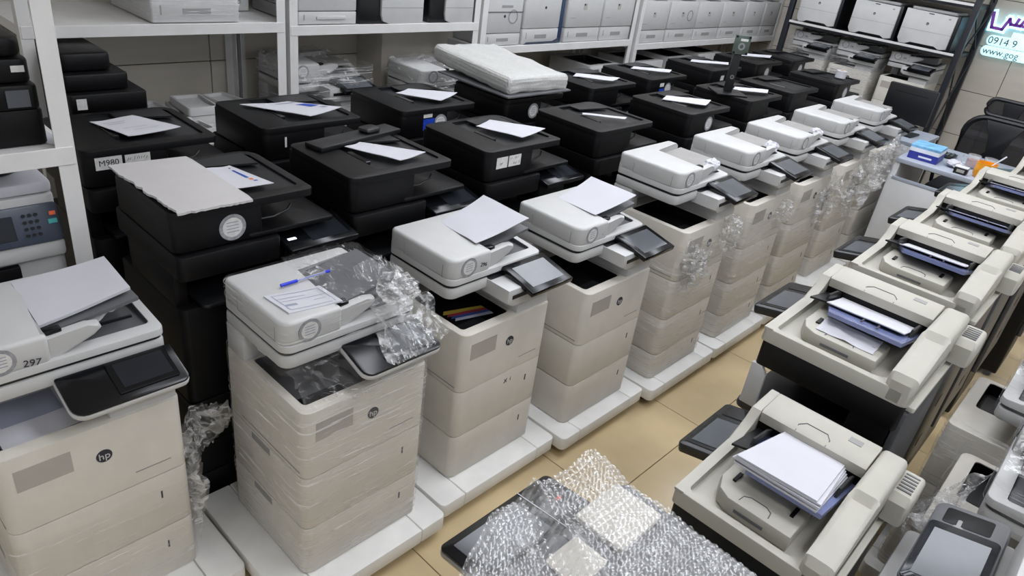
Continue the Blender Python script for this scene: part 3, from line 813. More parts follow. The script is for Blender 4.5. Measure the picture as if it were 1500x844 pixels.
# ------------------------------------------------------------------ beige-lidded copiers across the aisle (front looks to +Y)
def beige_mfp(rim, vents=True):
    """origin: floor under the lid corner with the lowest x and y; rim is the lid height"""
    e = empty('beige_copier'); Z = rim
    b = MB().rbox(.012, .012, .03, .418, .325, Z-.235, .012, .006).build('cabinet', 'body_black', e)
    for k in range(3):
        z0 = .05+k*(Z-.30)/3
        d = MB().rbox(.03, .320, z0, .40, .334, z0+(Z-.32)/3, .004, .003).build('paper_drawer', 'satin_black', b)
        MB().box(.15, .333, z0+.05, .27, .337, z0+.07, .002, 1).build('handle', 'gloss_black', d)
    for x, y in ((.05, .05), (.38, .05), (.05, .29), (.38, .29)): MB().cyl((x, y, 0), .018, .032, 'z', 12).build('foot', 'rubber', e)
    MB().box(.015, .014, Z-.235, .415, .10, Z-.055, .003).box(.33, .10, Z-.235, .415, .31, Z-.055, .003).build('neck', 'body_black', e)
    MB().rbox(.0, .06, Z-.235, .33, .345, Z-.215, .02, .004).build('exit_tray', 'satin_black', e)
    MB().prism([(.335, Z-.215), (.295, Z-.215), (.295, Z-.12), (.310, Z-.10), (.335, Z-.10)], 'x', .0, .012, .001).build('side_fin', 'light_grey', e)
    sb = MB().rbox(.002, .004, Z-.10, .42, .330, Z-.034, (.012, .012, .01, .01), .003).build('scanner_bed', 'body_black', e)
    MB().rbox(.03, -.012, Z-.052, .432, .03, Z-.040, .006, .002).build('bed_edge', 'shell_beige', sb)
    MB().box(.02, -.004, .25, .42, .012, Z-.055, .003).build('side_panel', 'side_grey', e)
    for z in (.36, .52): MB().box(.20, -.0052, z, .24, -.003, z+.03).build('side_latch', 'body_black', e)
    # lid tray
    lo = rrect(0, .0, .395, .336, (.02, .01, .01, .012)); li = rrect(.018, .06, .30, .312, (.03, .006, .006, .012))
    lid = MB().tub(lo, li, Z-.034, Z, Z-.014).build('scanner_lid', 'lid_beige', e)
    # raised wall on the hinge side
    side = MB().prism([(.0, Z-.03), (.0, Z+.018), (.012, Z+.034), (.20, Z+.046), (.215, Z+.062), (.385, Z+.064), (.395, Z+.055), (.395, Z-.03)], 'y', .0, .058, .012, 3).build('side_wall', 'lid_beige', e)
    v = MB().prism([(.30, Z-.03), (.30, Z+.018), (.315, Z+.034), (.400, Z+.036), (.415, Z+.026), (.415, Z-.03)], 'y', -.045, .006, .010, 3).build('hinge_block', 'lid_beige', e)
    if vents:
        for k in range(6): MB().box(.325+k*.012, -.034, Z+.0335, .330+k*.012, -.004, Z+.0368).build('vent_slot', 'tray_dark', v)
    # low wall on the aisle side rising to the cover
    MB().prism([(.0, Z-.004), (.0, Z+.002), (.22, Z+.004), (.28, Z+.030), (.30, Z+.054), (.395, Z+.058), (.395, Z-.004)], 'y', .312, .336, .005).build('aisle_wall', 'lid_beige', e)
    # feeder cover bar
    c = MB().prism([(.300, Z+.030), (.300, Z+.052), (.310, Z+.058), (.388, Z+.062), (.396, Z+.054), (.396, Z+.012), (.345, Z+.012)], 'y', .060, .311, .002).build('feeder_cover', 'lid_beige', e)
    MB().tube([(.301, .155, Z+.0525), (.318, .153, Z+.0592), (.335, .165, Z+.060), (.335, .215, Z+.060), (.318, .228, Z+.0592), (.301, .226, Z+.0525)], .0011, 5).build('latch_outline', 'tray_dark', c)
    MB().box(.352, .095, Z+.0603, .372, .125, Z+.0612).build('print_mark', 'mid_grey', c)
    MB().box(.305, .06, Z-.014, .345, .311, Z+.030).build('feeder_throat', 'body_black', e)
    # output bump with a grip
    bump = MB().prism([(.085, .278), (.05, .262), (.035, .235), (.034, .095), (.135, .095), (.20, .278)], 'z', Z-.014, Z+.022, .005, 2).build('exit_platform', 'lid_beige', e)
    MB().box(.033, .150, Z+.000, .040, .215, Z+.006).build('grip_slot', 'tray_dark', bump)
    MB().tube([(.046, .150, Z+.0225), (.062, .152, Z+.0228), (.070, .165, Z+.0228), (.070, .20, Z+.0228), (.062, .213, Z+.0228), (.046, .215, Z+.0225)], .0011, 5).build('grip_outline', 'tray_dark', bump)
    for y in (.115, .245): MB().box(.085, y, Z+.0222, .115, y+.008, Z+.0262).build('roller_slot', 'body_black', bump)
    # input tray, tinted blue, rising away from the cover
    t = MB().slab((.085, .235, Z+.062), (.310, .300, Z+.004), (.310, .066, Z+.004), (.085, .070, Z+.062), .010).build('input_tray', 'tray_blue', e)
    MB().slab((.15, .302, Z+.050), (.305, .306, Z+.012), (.305, .285, Z+.010), (.17, .262, Z+.046), .005).build('tray_wing', 'satin_black', t)
    for y in (.074, .272): MB().prism([(.19, Z+.034), (.30, Z+.006), (.30, Z+.026), (.27, Z+.040), (.20, Z+.052)], 'y', y, y+.006, .001).build('side_guide', 'satin_black', t)
    for y in (.13, .165): MB().box(.105, y, Z+.0605, .125, y+.004, Z+.0625).build('arrow_mark', 'ink', t)
    # control panel towards the aisle
    M = Matrix.Translation((.205, .335, Z-.040)) @ Matrix.Rotation(-.20, 4, 'X')
    p = MB().rbox(0, 0, -.024, .235, .115, 0, .012, .004).xf(M).build('control_panel', 'satin_black', e)
    MB().box(.015, .012, .0, .165, .103, .0014).xf(M).build('screen_bezel', 'gloss_black', p)
    MB().box(.028, .022, .0014, .150, .093, .0024).xf(M).build('touch_screen', 'screen_grey', p)
    MB().box(.175, .02, .0, .225, .095, .0012).xf(M).build('button_field', 'gloss_black', p)
    MB().box(.22, .328, Z-.15, .40, .37, Z-.06, .008).build('panel_bracket', 'body_black', e)
    return e
BG = beige_mfp(.93)
GR = 'beige-lidded copiers in a row across the aisle'
r1 = tag(beige_mfp(.80), 'beige-lidded copier with a thick ruffled paper stack in its feeder', 'copier', GR)
r1.location = (1.017, .088, 0); r1.scale = (.96, .88, 1)
r2 = put(BG, (1.51, .145, 0), 'beige-lidded copier over a black body, right after the one with the thick paper stack', 'copier', GR)
r3 = put(BG, (2.106, .160, 0), 'third beige-lidded copier in the row, counting from the thick paper stack', 'copier', GR)
r4 = put(BG, (2.646, .160, 0), 'fourth beige-lidded copier in the row, two before the desk', 'copier', GR)
r5 = put(BG, (3.226, .150, 0), 'fifth beige-lidded copier in the row, next to last before the desk', 'copier', GR)
r6 = put(BG, (3.80, .085, 0), 'beige-lidded copier nearest the desk with the tea glasses', 'copier', GR)
def rp(o, pts): return [tuple(Vector((p[0]*o.scale.x, p[1]*o.scale.y, p[2]))+o.location) for p in pts]
for o, lab, seed in ((r2, 'white sheet in the feeder of the second beige copier', 1), (r3, 'white sheet in the feeder of the third beige copier', 2), (r4, 'white sheet in the feeder of the fourth beige copier', 3), (r5, 'white sheet in the feeder of the fifth beige copier', 4)):
    Z = .93
    paper('paper_sheet', rp(o, [(.150, .262, Z+.052), (.305, .268, Z+.012), (.305, .084, Z+.012), (.155, .084, Z+.053)]), lab, .0025, .003, seed=seed)
Z = .80
for k in range(5):
    d = .004*k
    paper('paper_sheet', rp(r1, [(.080+.012*nz3(k*1.7, 2), .262+.014*nz3(k*1.3, 1), Z+.067+d), (.300, .262-.004*k, Z+.016+d*1.3), (.300, .086+.004*k, Z+.016+d*1.3), (.078+.02*nz3(k*1.9, 5)+.003*k, .080+.018*nz3(k*1.1, 7), Z+.067+d)]),
          'ruffled white sheet in the thick stack on the beige copier', .0035, .002, group='sheets of the thick paper stack', seed=k)
s_ = tag(MB().sheet(lambda u, v: Vector((1.51+.055+.06*u, .145+.11+.13*v, .93+.024+.010*u+.006*nz3(u*3, v*3))), 8, 8, .001).build('exit_sheet', 'paper'), 'white sheet delivered under the blue tray of the second beige copier', 'paper')

# ------------------------------------------------------------------ copier under bubble wrap, with a black tablet panel
e = tag(empty('wrapped_copier', (.46, .04, 0)), 'dark copier under loose bubble wrap with a black tablet panel', 'copier')
MB().rbox(0, 0, .03, .46, .37, .70, .015, .006).build('cabinet', 'shell_warm', e)
for x, y in ((.05, .05), (.41, .05), (.05, .32), (.41, .32)): MB().cyl((x, y, 0), .018, .032, 'z', 12).build('foot', 'rubber', e)
MB().box(.0, .0, .70, .46, .15, .79, .003).box(.30, .15, .70, .46, .35, .79, .003).build('neck', 'shell_warm', e)
MB().rbox(0, 0, .79, .455, .385, .835, .02, .006).build('scanner_bed', 'tray_dark', e)
MB().rbox(.25, .0, .835, .43, .385, .862, .016, .008).build('scanner_lid', 'tray_dark', e)
MB().rbox(.29, .290, .862, .405, .385, .872, .006, .002).rbox(.18, .290, .871, .255, .355, .876, .006, .002).build('padding_pad', 'shell_warm', e)
MB().rbox(.0, .0, .835, .245, .385, .87, .014, .006).build('document_feeder', 'tray_dark', e)
M = Matrix.Translation((.095, .385, .855)) @ Matrix.Rotation(-.10, 4, 'X')
p = MB().rbox(0, 0, -.016, .255, .11, -.004, .012, .004).xf(M).build('panel_back', 'silver', e)
p = MB().rbox(.001, .001, -.004, .254, .109, 0, .011, .001).xf(M).build('control_panel', 'gloss_black', e)
MB().box(.02, .015, 0, .16, .095, .0008).xf(M).build('touch_screen', 'screen_dark', p)
MB().box(.178, .0, 0, .1795, .109, .0009).xf(M).build('panel_seam', 'silver', p)
MB().box(.215, .05, 0, .227, .056, .001).xf(M).build('red_mark', 'red_led', p)
MB().box(.13, .36, .79, .30, .41, .845, .006).build('panel_bracket', 'tray_dark', e)
def bubble_sheet():
    # corners on the machine, lying over the panel edge and hanging at the far end
    nu, nv = 250, 280
    def fn(u, v):
        x = .435+.455*u; y = -.02+.515*v
        z = .884
        z += .016*nz3(x*6, y*6, 2)+.008*nz3(x*15, y*15, 5)
        if x > .86: z -= (x-.86)*.6
        if y > .42:
            z += .012*math.sin((y-.42)*30)
        # ragged corner towards the aisle
        y2 = y-.09*max(0, (.62-x)/.2)*v+.02*nz3(x*9, 1)*v
        d = .0115
        row = round(y/d); ox = .5*d if row % 2 else 0
        bx = (x-ox)/d-round((x-ox)/d); by = y/d-row
        r = math.hypot(bx, by)
        k = .6+.8*abs(nz3(round((x-ox)/d)*3.3, row*2.7))
        z += .0046*k*math.sqrt(max(0, 1-(r/.44)**2)) if r < .44 else 0
        # a standing fold
        z += .030*math.exp(-((x-.66-.35*(y-.33))/.022)**2)*max(0, min(1, (y-.22)/.1))
        return Vector((x, y2, z))
    o = MB().grid(fn, nu, nv).build('bubble_wrap_sheet', 'bubble_film')
    tag(o, 'loose sheet of clear bubble wrap spread over the dark copier', 'bubble wrap')
bubble_sheet()

# ------------------------------------------------------------------ further row behind the beige copiers
e = tag(empty('grey_copier', (1.0, -.42, 0)), 'grey-white copier with a tilted touch panel and an open card slot', 'copier')
MB().rbox(0, 0, .03, .40, .46, .72, .02, .006).build('cabinet', 'shell_white', e)
for x, y in ((.05, .05), (.35, .05), (.05, .41), (.35, .41)): MB().cyl((x, y, 0), .018, .032, 'z', 12).build('foot', 'rubber', e)
MB().box(.0, .0, .72, .40, .24, .80, .004).build('neck', 'shell_white', e)
MB().rbox(.0, .0, .80, .40, .30, .90, .02, .01).build('scanner', 'shell_white', e)
M = Matrix.Translation((.155, .315, .815)) @ Matrix.Rotation(-.22, 4, 'X')
p = MB().rbox(0, 0, -.03, .285, .125, 0, .02, .006).xf(M).build('control_panel', 'tray_dark', e)
MB().rbox(.004, .004, 0, .205, .121, .004, .012, .0015).xf(M).build('screen_bezel', 'screen_dark', p)
MB().box(.025, .016, .004, .180, .108, .005).xf(M).build('touch_screen', 'screen_grey', p)
MB().rbox(.215, .025, -.001, .268, .105, .001, .006, .0004).xf(M).build('card_slot', 'body_black', p)
MB().box(.17, .28, .72, .40, .40, .80, .01).build('panel_bracket', 'mid_grey', e)
GS = 'white printers behind the beige copiers'
sA = put(W_STD, (1.56+.386, .03, ZT), 'white printer with clouded film over its lid, next to the grey copier', group=GS, rz=PI)
sB = put(W_STD, (2.03+.386, .095, ZT), 'white printer with clouded film over its lid, two along from the grey copier', group=GS, rz=PI)
dolly(1.50, -.36, 1.99, .06, 'white board dolly under the film-clouded printer next to the grey copier')
dolly(2.0, -.30, 2.46, .12, 'white board dolly under the film-clouded printer two along from the grey copier')
for o in (sA, sB):
    for c in list(o.children):
        if c.name.split('.')[0] in ('control_panel', 'panel_housing', 'panel_support', 'exit_guide'):
            for g in list(c.children): bpy.data.objects.remove(g)
            bpy.data.objects.remove(c)
for o, sd in ((sA, 51), (sB, 57)):
    wrap_shell(o, 0, .078, .386, .355, .64, .735, seed=sd, off=.004, m='film_cloudy', rows=12)
    drape(o, [(0, .34, .76), (.2, .34, .775), (.386, .34, .76)], [(0, .08, .755), (.2, .08, .77), (.386, .08, .755)], seed=sd, amp=.02, m='film_crumple', name='top_film')
    wrap_shell(o, 0, 0, .372, .36, .02, .56, seed=sd+2, m='film_cloudy', rows=30)
drape(sA, [(.386, .07, .74), (.45, .05, .70), (.50, .06, .66)], [(.36, -.02, .56), (.43, -.03, .56), (.50, -.02, .58)], seed=61, amp=.03)

# ------------------------------------------------------------------ keypad copier and black printer on the near shelving
e = tag(empty('keypad_copier', (-.13, 1.853, .501)), 'white copier with a blue-grey keypad panel under the black stacked printer', 'copier')
MB().rbox(0, .02, 0, .605, .46, .30, .015, .006).build('body', 'shell_white', e)
MB().box(.0, .0, .30, .605, .45, .345, .01).build('chin', 'shell_white', e)
MB().rbox(.08, .003, .24, .50, .03, .292, .004, .003).build('exit_slot', 'body_black', e)
MB().rbox(0, .03, .345, .605, .45, .455, .012, .006).build('scanner_bed', 'shell_white', e)
M = Matrix.Translation((0, -.004, .345)) @ Matrix.Rotation(-.30, 4, 'X')
p = MB().box(.0, -.004, 0, .603, .016, .095, .006).xf(M).build('control_panel', 'bluegrey_panel', e)
MB().box(.34, -.006, .018, .505, -.003, .076, .001, 1).xf(M).build('touch_screen', 'screen_dark', p)
for i in range(3):
    for j in range(4): MB().cyl((.528+i*.013, -.004, .024+j*.016), .0042, -.003, 'y', 10).xf(M).build('key', 'gloss_black', p)
MB().box(.582, -.007, .064, .596, -.003, .074, .001, 1).xf(M).build('stop_key', 'key_orange', p)
MB().box(.576, -.007, .044, .596, -.003, .056, .001, 1).xf(M).build('start_key', 'key_teal', p)
MB().rbox(0, .035, .457, .605, .45, .485, .012, .006).build('scanner_lid', 'paper', e)
o = tag(empty('black_cover', (.13, 1.94, .9875)), 'black rounded plastic cover lying on the keypad copier', 'cover')
MB().rbox(0, 0, 0, .33, .26, .03, .10, .01, 8).build('shell', 'satin_black', o)
MB().ring((.165, .13, .03), .06, .075, .004).build('rim', 'gloss_black', o)
e = tag(empty('black_desktop_printer', (-.02, 1.85, 1.0858)), 'black desktop printer with a small square screen on the near shelving', 'printer')
MB().rbox(0, .01, 0, .50, .36, .085, .015, .006).build('base', 'shell_black', e)
MB().box(.30, -.0, .03, .40, .02, .07, .006).build('front_port', 'gloss_black', e)
MB().rbox(.0, .0, .087, .495, .36, .142, .015, .006).build('panel_block', 'shell_black', e)
MB().box(.43, -.002, .094, .475, .002, .132).build('touch_screen', 'screen_grey', e)
MB().rbox(.0, .012, .144, .49, .36, .196, .02, .006).build('scanner_bed', 'shell_black', e)
paper_label(e, .452, .478, .0118, .168, .182)
MB().rbox(.0, .02, .198, .485, .36, .240, .03, .01).build('scanner_lid', 'shell_black', e)
MB().rbox(.0, .06, .241, .43, .34, .268, .04, .010).build('document_feeder', 'shell_black', e)
tag(MB().slab((.36, 2.10, 1.0895), (.47, 2.20, 1.0895), (.508, 1.88, 1.0895), (.485, 1.845, 1.0895), .003).build('paper_sheet', 'paper'), 'white sheet half under the black desktop printer on the near shelving', 'paper')

# ------------------------------------------------------------------ things under the back shelving
e = tag(empty('black_office_printer', (.735, 2.56, 0)), 'bulky black printer with a stepped feeder standing under the back shelving', 'printer')
MB().rbox(0, 0, .0, .245, .42, .93, .012, .006).build('cabinet', 'body_black', e)
MB().rbox(0, -.01, .933, .243, .42, .998, .012, .006).build('scanner_bed', 'shell_black', e)
MB().rbox(.0, .02, 1.0, .20, .40, 1.055, .014, .008).build('scanner_lid', 'shell_black', e)
MB().rbox(.0, .05, 1.056, .165, .38, 1.115, .03, .012).build('document_feeder', 'shell_black', e)
paper_label(e, .02, .05, -.0105, .95, .985)
lowb = tag(MB().box(1.02, 2.60, .745, 1.60, 3.16, .76, .002).box(1.04, 2.62, 0, 1.07, 2.65, .745).box(1.55, 2.62, 0, 1.58, 2.65, .745).box(1.04, 3.10, 0, 1.07, 3.13, .745).box(1.55, 3.10, 0, 1.58, 3.13, .745).build('low_table', 'shelf_paint'), 'low white table full of loose white trays under the back shelving', 'table')
for k, (x, y, z, w, d, a) in enumerate(((1.05, 2.80, .761, .20, .30, .1), (1.22, 2.85, .761, .16, .24, -.12), (1.24, 2.84, .797, .13, .2, -.05), (1.40, 2.80, .761, .17, .26, .06), (1.41, 2.84, .797, .11, .18, .2), (1.33, 2.68, .761, .16, .12, 0), (1.10, 2.66, .761, .18, .13, .1))):
    o = MB().tub(rrect(0, 0, w, d, .012, 3), rrect(.012, .012, w-.012, d-.012, .008, 3), 0, .034, .02).build('paper_tray', 'shell_white')
    o.location = (x, y, z); o.rotation_euler = (0, 0, a)
    tag(o, 'loose white plastic tray on the low table', 'tray', 'loose trays on the low table')
dA = put(W_TALL, (1.712, 2.79, .11), 'film-wrapped white printer below the shelving with the black-sided printers', group='film-wrapped printers under the shelving')
dB = put(W_TALL, (2.30, 2.58, .10), 'film-wrapped white printer below the shelving in front of the wall pillar', group='film-wrapped printers under the shelving')
for o, sd in ((dA, 71), (dB, 75)):
    wrap_shell(o, 0, .0, .386, .355, .60, .86, seed=sd, off=.01, amp=.012, m='film_cloudy', rows=20)
    drape(o, [(0, .35, .865), (.2, .35, .88), (.39, .35, .865)], [(-.01, .0, .76), (.2, -.03, .80), (.42, -.04, .74)], seed=sd, amp=.03, m='film_crumple', name='top_film')
for k, (x0, x1, zt_) in enumerate(((3.83, 4.18, .86), (4.36, 4.70, .86), (4.78, 5.12, .87), (5.20, 5.56, .88))):
    e = tag(empty('low_printer', (x0, 2.80, 0)), 'pale printer with a dark exit top under the long shelving, %s from the wall pillar' % ('first', 'second', 'third', 'fourth')[k], 'printer', 'pale printers under the long shelving')
    w = x1-x0
    for j in range(2): MB().rbox(0, 0, j*zt_*.3+.002, w, .36, (j+1)*zt_*.3-.002, .012, .004).build('paper_cassette', 'shell_white', e)
    MB().tub(rrect(0, 0, w, .36, .02), rrect(.04, .05, w-.04, .30, .015), zt_*.6, zt_, zt_-.03).build('body', 'shell_white', e)
    MB().well(rrect(.04, .05, w-.04, .30, .015), zt_, zt_-.03).build('exit_recess', 'satin_black', e)
    MB().box(.03, -.001, zt_-.05, .09, .0, zt_-.02).build('button_panel', 'tray_dark', e)
e = tag(empty('slate_printer', (2.83, 2.62, 0)), 'slate-grey printer with a pale paper shelf under the shelving with four white printers', 'printer')
MB().rbox(0, 0, 0, .42, .36, .80, .015, .006).build('body', 'tray_dark', e)
MB().rbox(-.0, -.02, .80, .40, .33, .83, .015, .006).build('paper_shelf', 'light_grey', e)
MB().rbox(.02, .05, .83, .36, .33, .885, .02, .01).build('scanner_lid', 'satin_black', e)

# ------------------------------------------------------------------ desktop printers on the shelves (front looks to -Y)
def shelf_printer(name, x, y, z, w, h, d=.38, label='', group=None, style='plain', rz=0, dr=.085):
    e = tag(empty(name, (x, y, z), rz), label, 'printer', group)
    if style in ('plain', 'badge', 'ring', 'dark_side'):
        c = MB().rbox(.002, .0, .002, w-.002, d, dr-.002, .008, .003).build('paper_cassette', 'shell_white', e)
        MB().box(w*.34, -.0015, dr*.36, w*.66, .002, dr*.62, .001, 1).build('handle', 'mid_grey', c)
        MB().box(w*.10, -.0012, dr*.35, w*.115, .001, dr*.75).build('level_slot', 'mid_grey', c)
        b = MB().rbox(0, -.004 if style == 'badge' else 0, dr+.001, w, d, h, .012, .005).build('body', 'shell_white', e)
        yf = -.0045 if style == 'badge' else -.0005
        if style in ('plain', 'badge'):
            MB().box(w*.42, yf-.0006, h*.62, w*.52, yf, h*.74).build('badge', 'label_grey', b)
            MB().box(w*.43, yf-.0012, h*.70, w*.47, yf-.0005, h*.735).build('badge_mark', 'ink', b)
            MB().box(w*.08, yf-.0006, h*.46, w*.24, yf, h*.468).build('model_print', 'mid_grey', b)
        MB().box(w*.55, .02, h, w*.95, .10, h+.004, .001, 1).build('button_panel', 'tray_dark', b)
        MB().rbox(.03, .08, h-.001, w*.9, d-.04, h+.012, .015, .004).build('exit_cover', 'light_grey', b)
    if style == 'ring':
        MB().ring((w*.73, -.0005, dr+(h*.42-dr)*.5+.055), .030, .038, -.0012, 'y').build('ring_seal', 'sticker_ring', e)
        MB().cyl((w*.5, -.0005, dr+(h*.42-dr)*.5+.058), .008, -.001, 'y', 14).build('brand_logo', 'ink', e)
        MB().box(.0, -.003, h*.58, w, .001, h*.59).build('seam', 'ink', e)
        MB().box(w*.4, -.0015, h*.66, w*.7, .001, h*.70).build('handle', 'mid_grey', e)
    if style == 'dark_side':
        MB().rbox(w, .0, 0, w+.03, d, h, .006, .003).build('side_panel', 'navy_panel', e)
        MB().prism([(.02, .0), (w, .0), (w, .03), (w*.85, .012), (.04, .012)], 'y', -.004, .0, .001).build('front_kick', 'bluegrey_panel', e)
        MB().cyl((w*.55, -.0005, h*.66), .008, -.001, 'y', 14).build('brand_logo', 'ink', e)
    if style == 'black_side':
        MB().rbox(0, .0, 0, w, d, h, .012, .004).build('body', 'satin_black', e)
        f = MB().prism([(w*.36, .012), (w*.46, .0), (w, .0), (w, h), (w*.33, h), (w*.33, .04)], 'y', -.012, .004, .003).build('front_door', 'shell_white', e)
        MB().box(w*.34, -.0128, dr, w, -.0115, dr+.0025).build('cassette_seam', 'mid_grey', f)
    if style == 'black_frame':
        MB().rbox(0, .012, 0, w, d, h, .012, .004).build('body', 'satin_black', e)
        f = MB().prism([(.0, .03), (.02, .0), (w*.18, .0), (w*.26, .022), (w*.72, .022), (w*.80, .0), (w*.94, .012), (w*.94, h*.97), (.0, h)], 'y', -.006, .013, .004).build('front_door', 'shell_white', e)
        MB().box(.0, -.0068, h*.44, w*.94, -.0055, h*.448).build('cassette_seam', 'mid_grey', f)
        hp_logo(f, w*.46, -.0062, h*.66, .009)
        MB().box(w*.42, -.0072, h*.93, w*.52, -.0058, h*.955).build('release_button', 'ink', f)
        MB().box(w*.80, -.0072, h*.86, w*.84, -.0058, h*.90).build('badge', 'mid_grey', f)
        MB().rbox(.02, .03, h-.002, w*.9, d-.03, h+.018, .015, .006).build('exit_cover', 'light_grey', e)
    return e
Y2 = 2.795
sp = shelf_printer('desktop_printer', 1.115, Y2, 1.1665, .34, .25, label='white printer wrapped in clear film on the shelf above the low table', style='plain')
wrap_shell(sp, 0, 0, .34, .38, .016, .24, seed=81, m='film_cloudy', rows=18)
shelf_printer('desktop_printer', 1.50, 3.02, 1.1665, .12, .22, .2, 'white printer end peeking behind the post of the film-wrapped shelf printer', style='plain')
e = shelf_printer('desktop_printer', 1.71, Y2, 1.1515, .30, .26, label='rounded white printer with a long drawer handle, first on the pillar shelf', style='plain', dr=.055)
MB().prism(rrect(.09, .022, .24, .036, .006, 3), 'y', -.006, .0, .001).build('long_handle', 'light_grey', e)
for x, w, lab in ((2.015, .37, 'white-fronted black printer in the middle of the pillar shelf'), (2.432, .285, 'white-fronted black printer at the end of the pillar shelf')):
    shelf_printer('desktop_printer', x, Y2, 1.1515, w, .25, .23, label=lab, style='black_side', group='white-fronted black printers', dr=.07)
GQ = 'white printers on the long shelving'
shelf_printer('desktop_printer', 2.825, Y2, 1.0235, .285, .30, label='white printer with a round ring seal, next to the shelving post by the bubble-wrapped box', style='ring', group=GQ, dr=.065)
shelf_printer('desktop_printer', 3.125, Y2, 1.0235, .315, .30, label='white printer with a navy side panel on the long shelving', style='dark_side', group=GQ, dr=.085)
shelf_printer('desktop_printer', 3.495, Y2, 1.0235, .345, .30, label='white printer just after the one with the navy side panel', style='badge', group=GQ)
shelf_printer('desktop_printer', 3.850, Y2, 1.0235, .33, .30, label='white printer just before the post that divides the long shelving', style='badge', group=GQ)
xs = [4.275, 4.63, 5.01, 5.385, 5.77, 6.10]
ws = [.34, .37, .36, .37, .32, .29]
nm = ['first', 'second', 'third', 'fourth', 'fifth', 'last']
for k in range(6):
    e = shelf_printer('desktop_printer', xs[k], Y2, .9915, ws[k], .27, label='%s of the six close-set white printers running up to the black rack' % nm[k], style='badge', group='six close-set white printers', dr=.085)
    if k == 1: MB().ring((.27, -.0048, .175), .030, .038, -.0012, 'y').build('ring_seal', 'sticker_ring', e)

# ------------------------------------------------------------------ black rack against the right wall
XR = 5.90
e = tag(empty('storage_rack', (XR, 1.22, 0)), 'black steel rack with white-fronted printers against the right wall', 'rack')
D_R = .46; L_R = 1.30
for x in (0, D_R-.04):
    for y in (0, L_R-.04): MB().box(x, y, 0, x+.04, y+.04, 2.1, .003).build('post', 'rack_black', e)
for z in (.12, .475, 1.185, 1.515, 1.95):
    b = MB().box(.006, .03, z-.03, D_R-.006, L_R-.03, z, .002).build('shelf_board', 'rack_black', e)
    MB().box(.0, .04, z-.012, .008, L_R-.04, z+.004).build('shelf_edge', 'shelf_paint', b)
for z0, z1 in ((.15, .62), (.62, 1.16), (1.2, 1.48), (1.52, 1.9)):
    MB().tube([(.02, .006, z0), (D_R-.02, .006, z1)], .006).build('brace', 'rack_black', e)
    MB().tube([(D_R-.02, .012, z0), (.02, .012, z1)], .006).build('brace', 'rack_black', e)
GL = 'printers on the black rack'
for y, w, lab in ((2.44, .32, 'white-fronted black printer on the rack, beside the long shelving'), (2.03, .34, 'white-fronted black printer in the middle of the black rack'), (1.665, .36, 'white-fronted black printer at the end of the rack by the glowing sign')):
    shelf_printer('rack_printer', 5.925, y, 1.190, w, .235, .34, lab, GL, 'black_frame', -PI/2, .1)
for k, (y, lab) in enumerate(((2.455, 'film-clouded white multifunction printer on the rack, beside the long shelving'), (2.085, 'white multifunction printer thickly wrapped in film, middle of the rack'), (1.690, 'unwrapped white multifunction printer on the rack, closest to the sign'))):
    o = put(W_STD, (5.925, y, .480), lab, group='multifunction printers on the rack', rz=-PI/2)
    o.scale = (.88, .88, .86)
    if k < 2:
        wrap_shell(o, 0, 0, .386, .355, .02, .70, seed=90+k, off=.008, m='film_cloudy', rows=30)
        drape(o, [(0, .35, .755), (.2, .35, .760), (.386, .35, .755)], [(0, .05, .745), (.2, .04, .755), (.386, .05, .745)], seed=95+k, amp=.016, m='film_crumple', name='top_film')

# ------------------------------------------------------------------ glowing sign on the right wall
SX = 6.415
sg = tag(empty('wall_sign', (SX, .9, 1.15)), 'glowing wall sign with purple script, a phone number and a web address', 'sign')
SR = (PI/2, 0, -PI/2)
def plate(name, y0, y1, z0, z1, x0, x1, m, r): return MB().prism(rrect(y0, z0, y1, z1, r, 5), 'x', x0, x1, .002).build(name, m, sg)
plate('number_backing', -.45, .295, .105, .175, -.030, -.022, 'sign_glow', .03)
plate('address_backing', -.50, .305, .030, .100, -.031, -.023, 'sign_glow', .03)
text_mesh('phone_number', '0914 9', .068, 'steel_dark', sg, (-.0315, .285, .138), SR, .001, 'LEFT')
text_mesh('web_address', 'www.gog', .062, 'steel_dark', sg, (-.0325, .292, .064), SR, .001, 'LEFT')
def stroke(name, pts, r, m, x, h):
    mb = MB()
    P = [Vector((0, a, b)) for a, b in pts]
    for a, b in zip(P[:-1], P[1:]):
        d = (b-a).normalized(); n = Vector((0, -d.z, d.y))*r; a2 = a-d*r*.9; b2 = b+d*r*.9
        mb.prism([((a2+n).y, (a2+n).z), ((b2+n).y, (b2+n).z), ((b2-n).y, (b2-n).z), ((a2-n).y, (a2-n).z)], 'x', x, x+h)
    return mb.build(name, m, sg)
SIN = [(.318, .318), (.298, .222), (.228, .220), (.205, .295)]
TEE = [(.205, .295), (.188, .262), (.128, .262), (.108, .312)]
for pts in (SIN, TEE, [(.158, .262), (.150, .300)], [(.108, .262), (.04, .27), (-.02, .32)], [(.128, .19), (.06, .19)]):
    stroke('script_backing', pts, .026, 'sign_glow', -.028, .006)
for pts in (SIN, TEE, [(.158, .262), (.150, .300)], [(.108, .262), (.04, .27), (-.02, .32)]):
    stroke('script_stroke', pts, .0105, 'sign_purple', -.032, .003)
for y, z in ((.28, .07), (.0, .07), (.28, .14), (.0, .14), (.26, .225), (.0, .29)):
    MB().cyl((-.024, y-.02, z), .006, .03, 'x', 8).build('standoff', 'silver', sg)

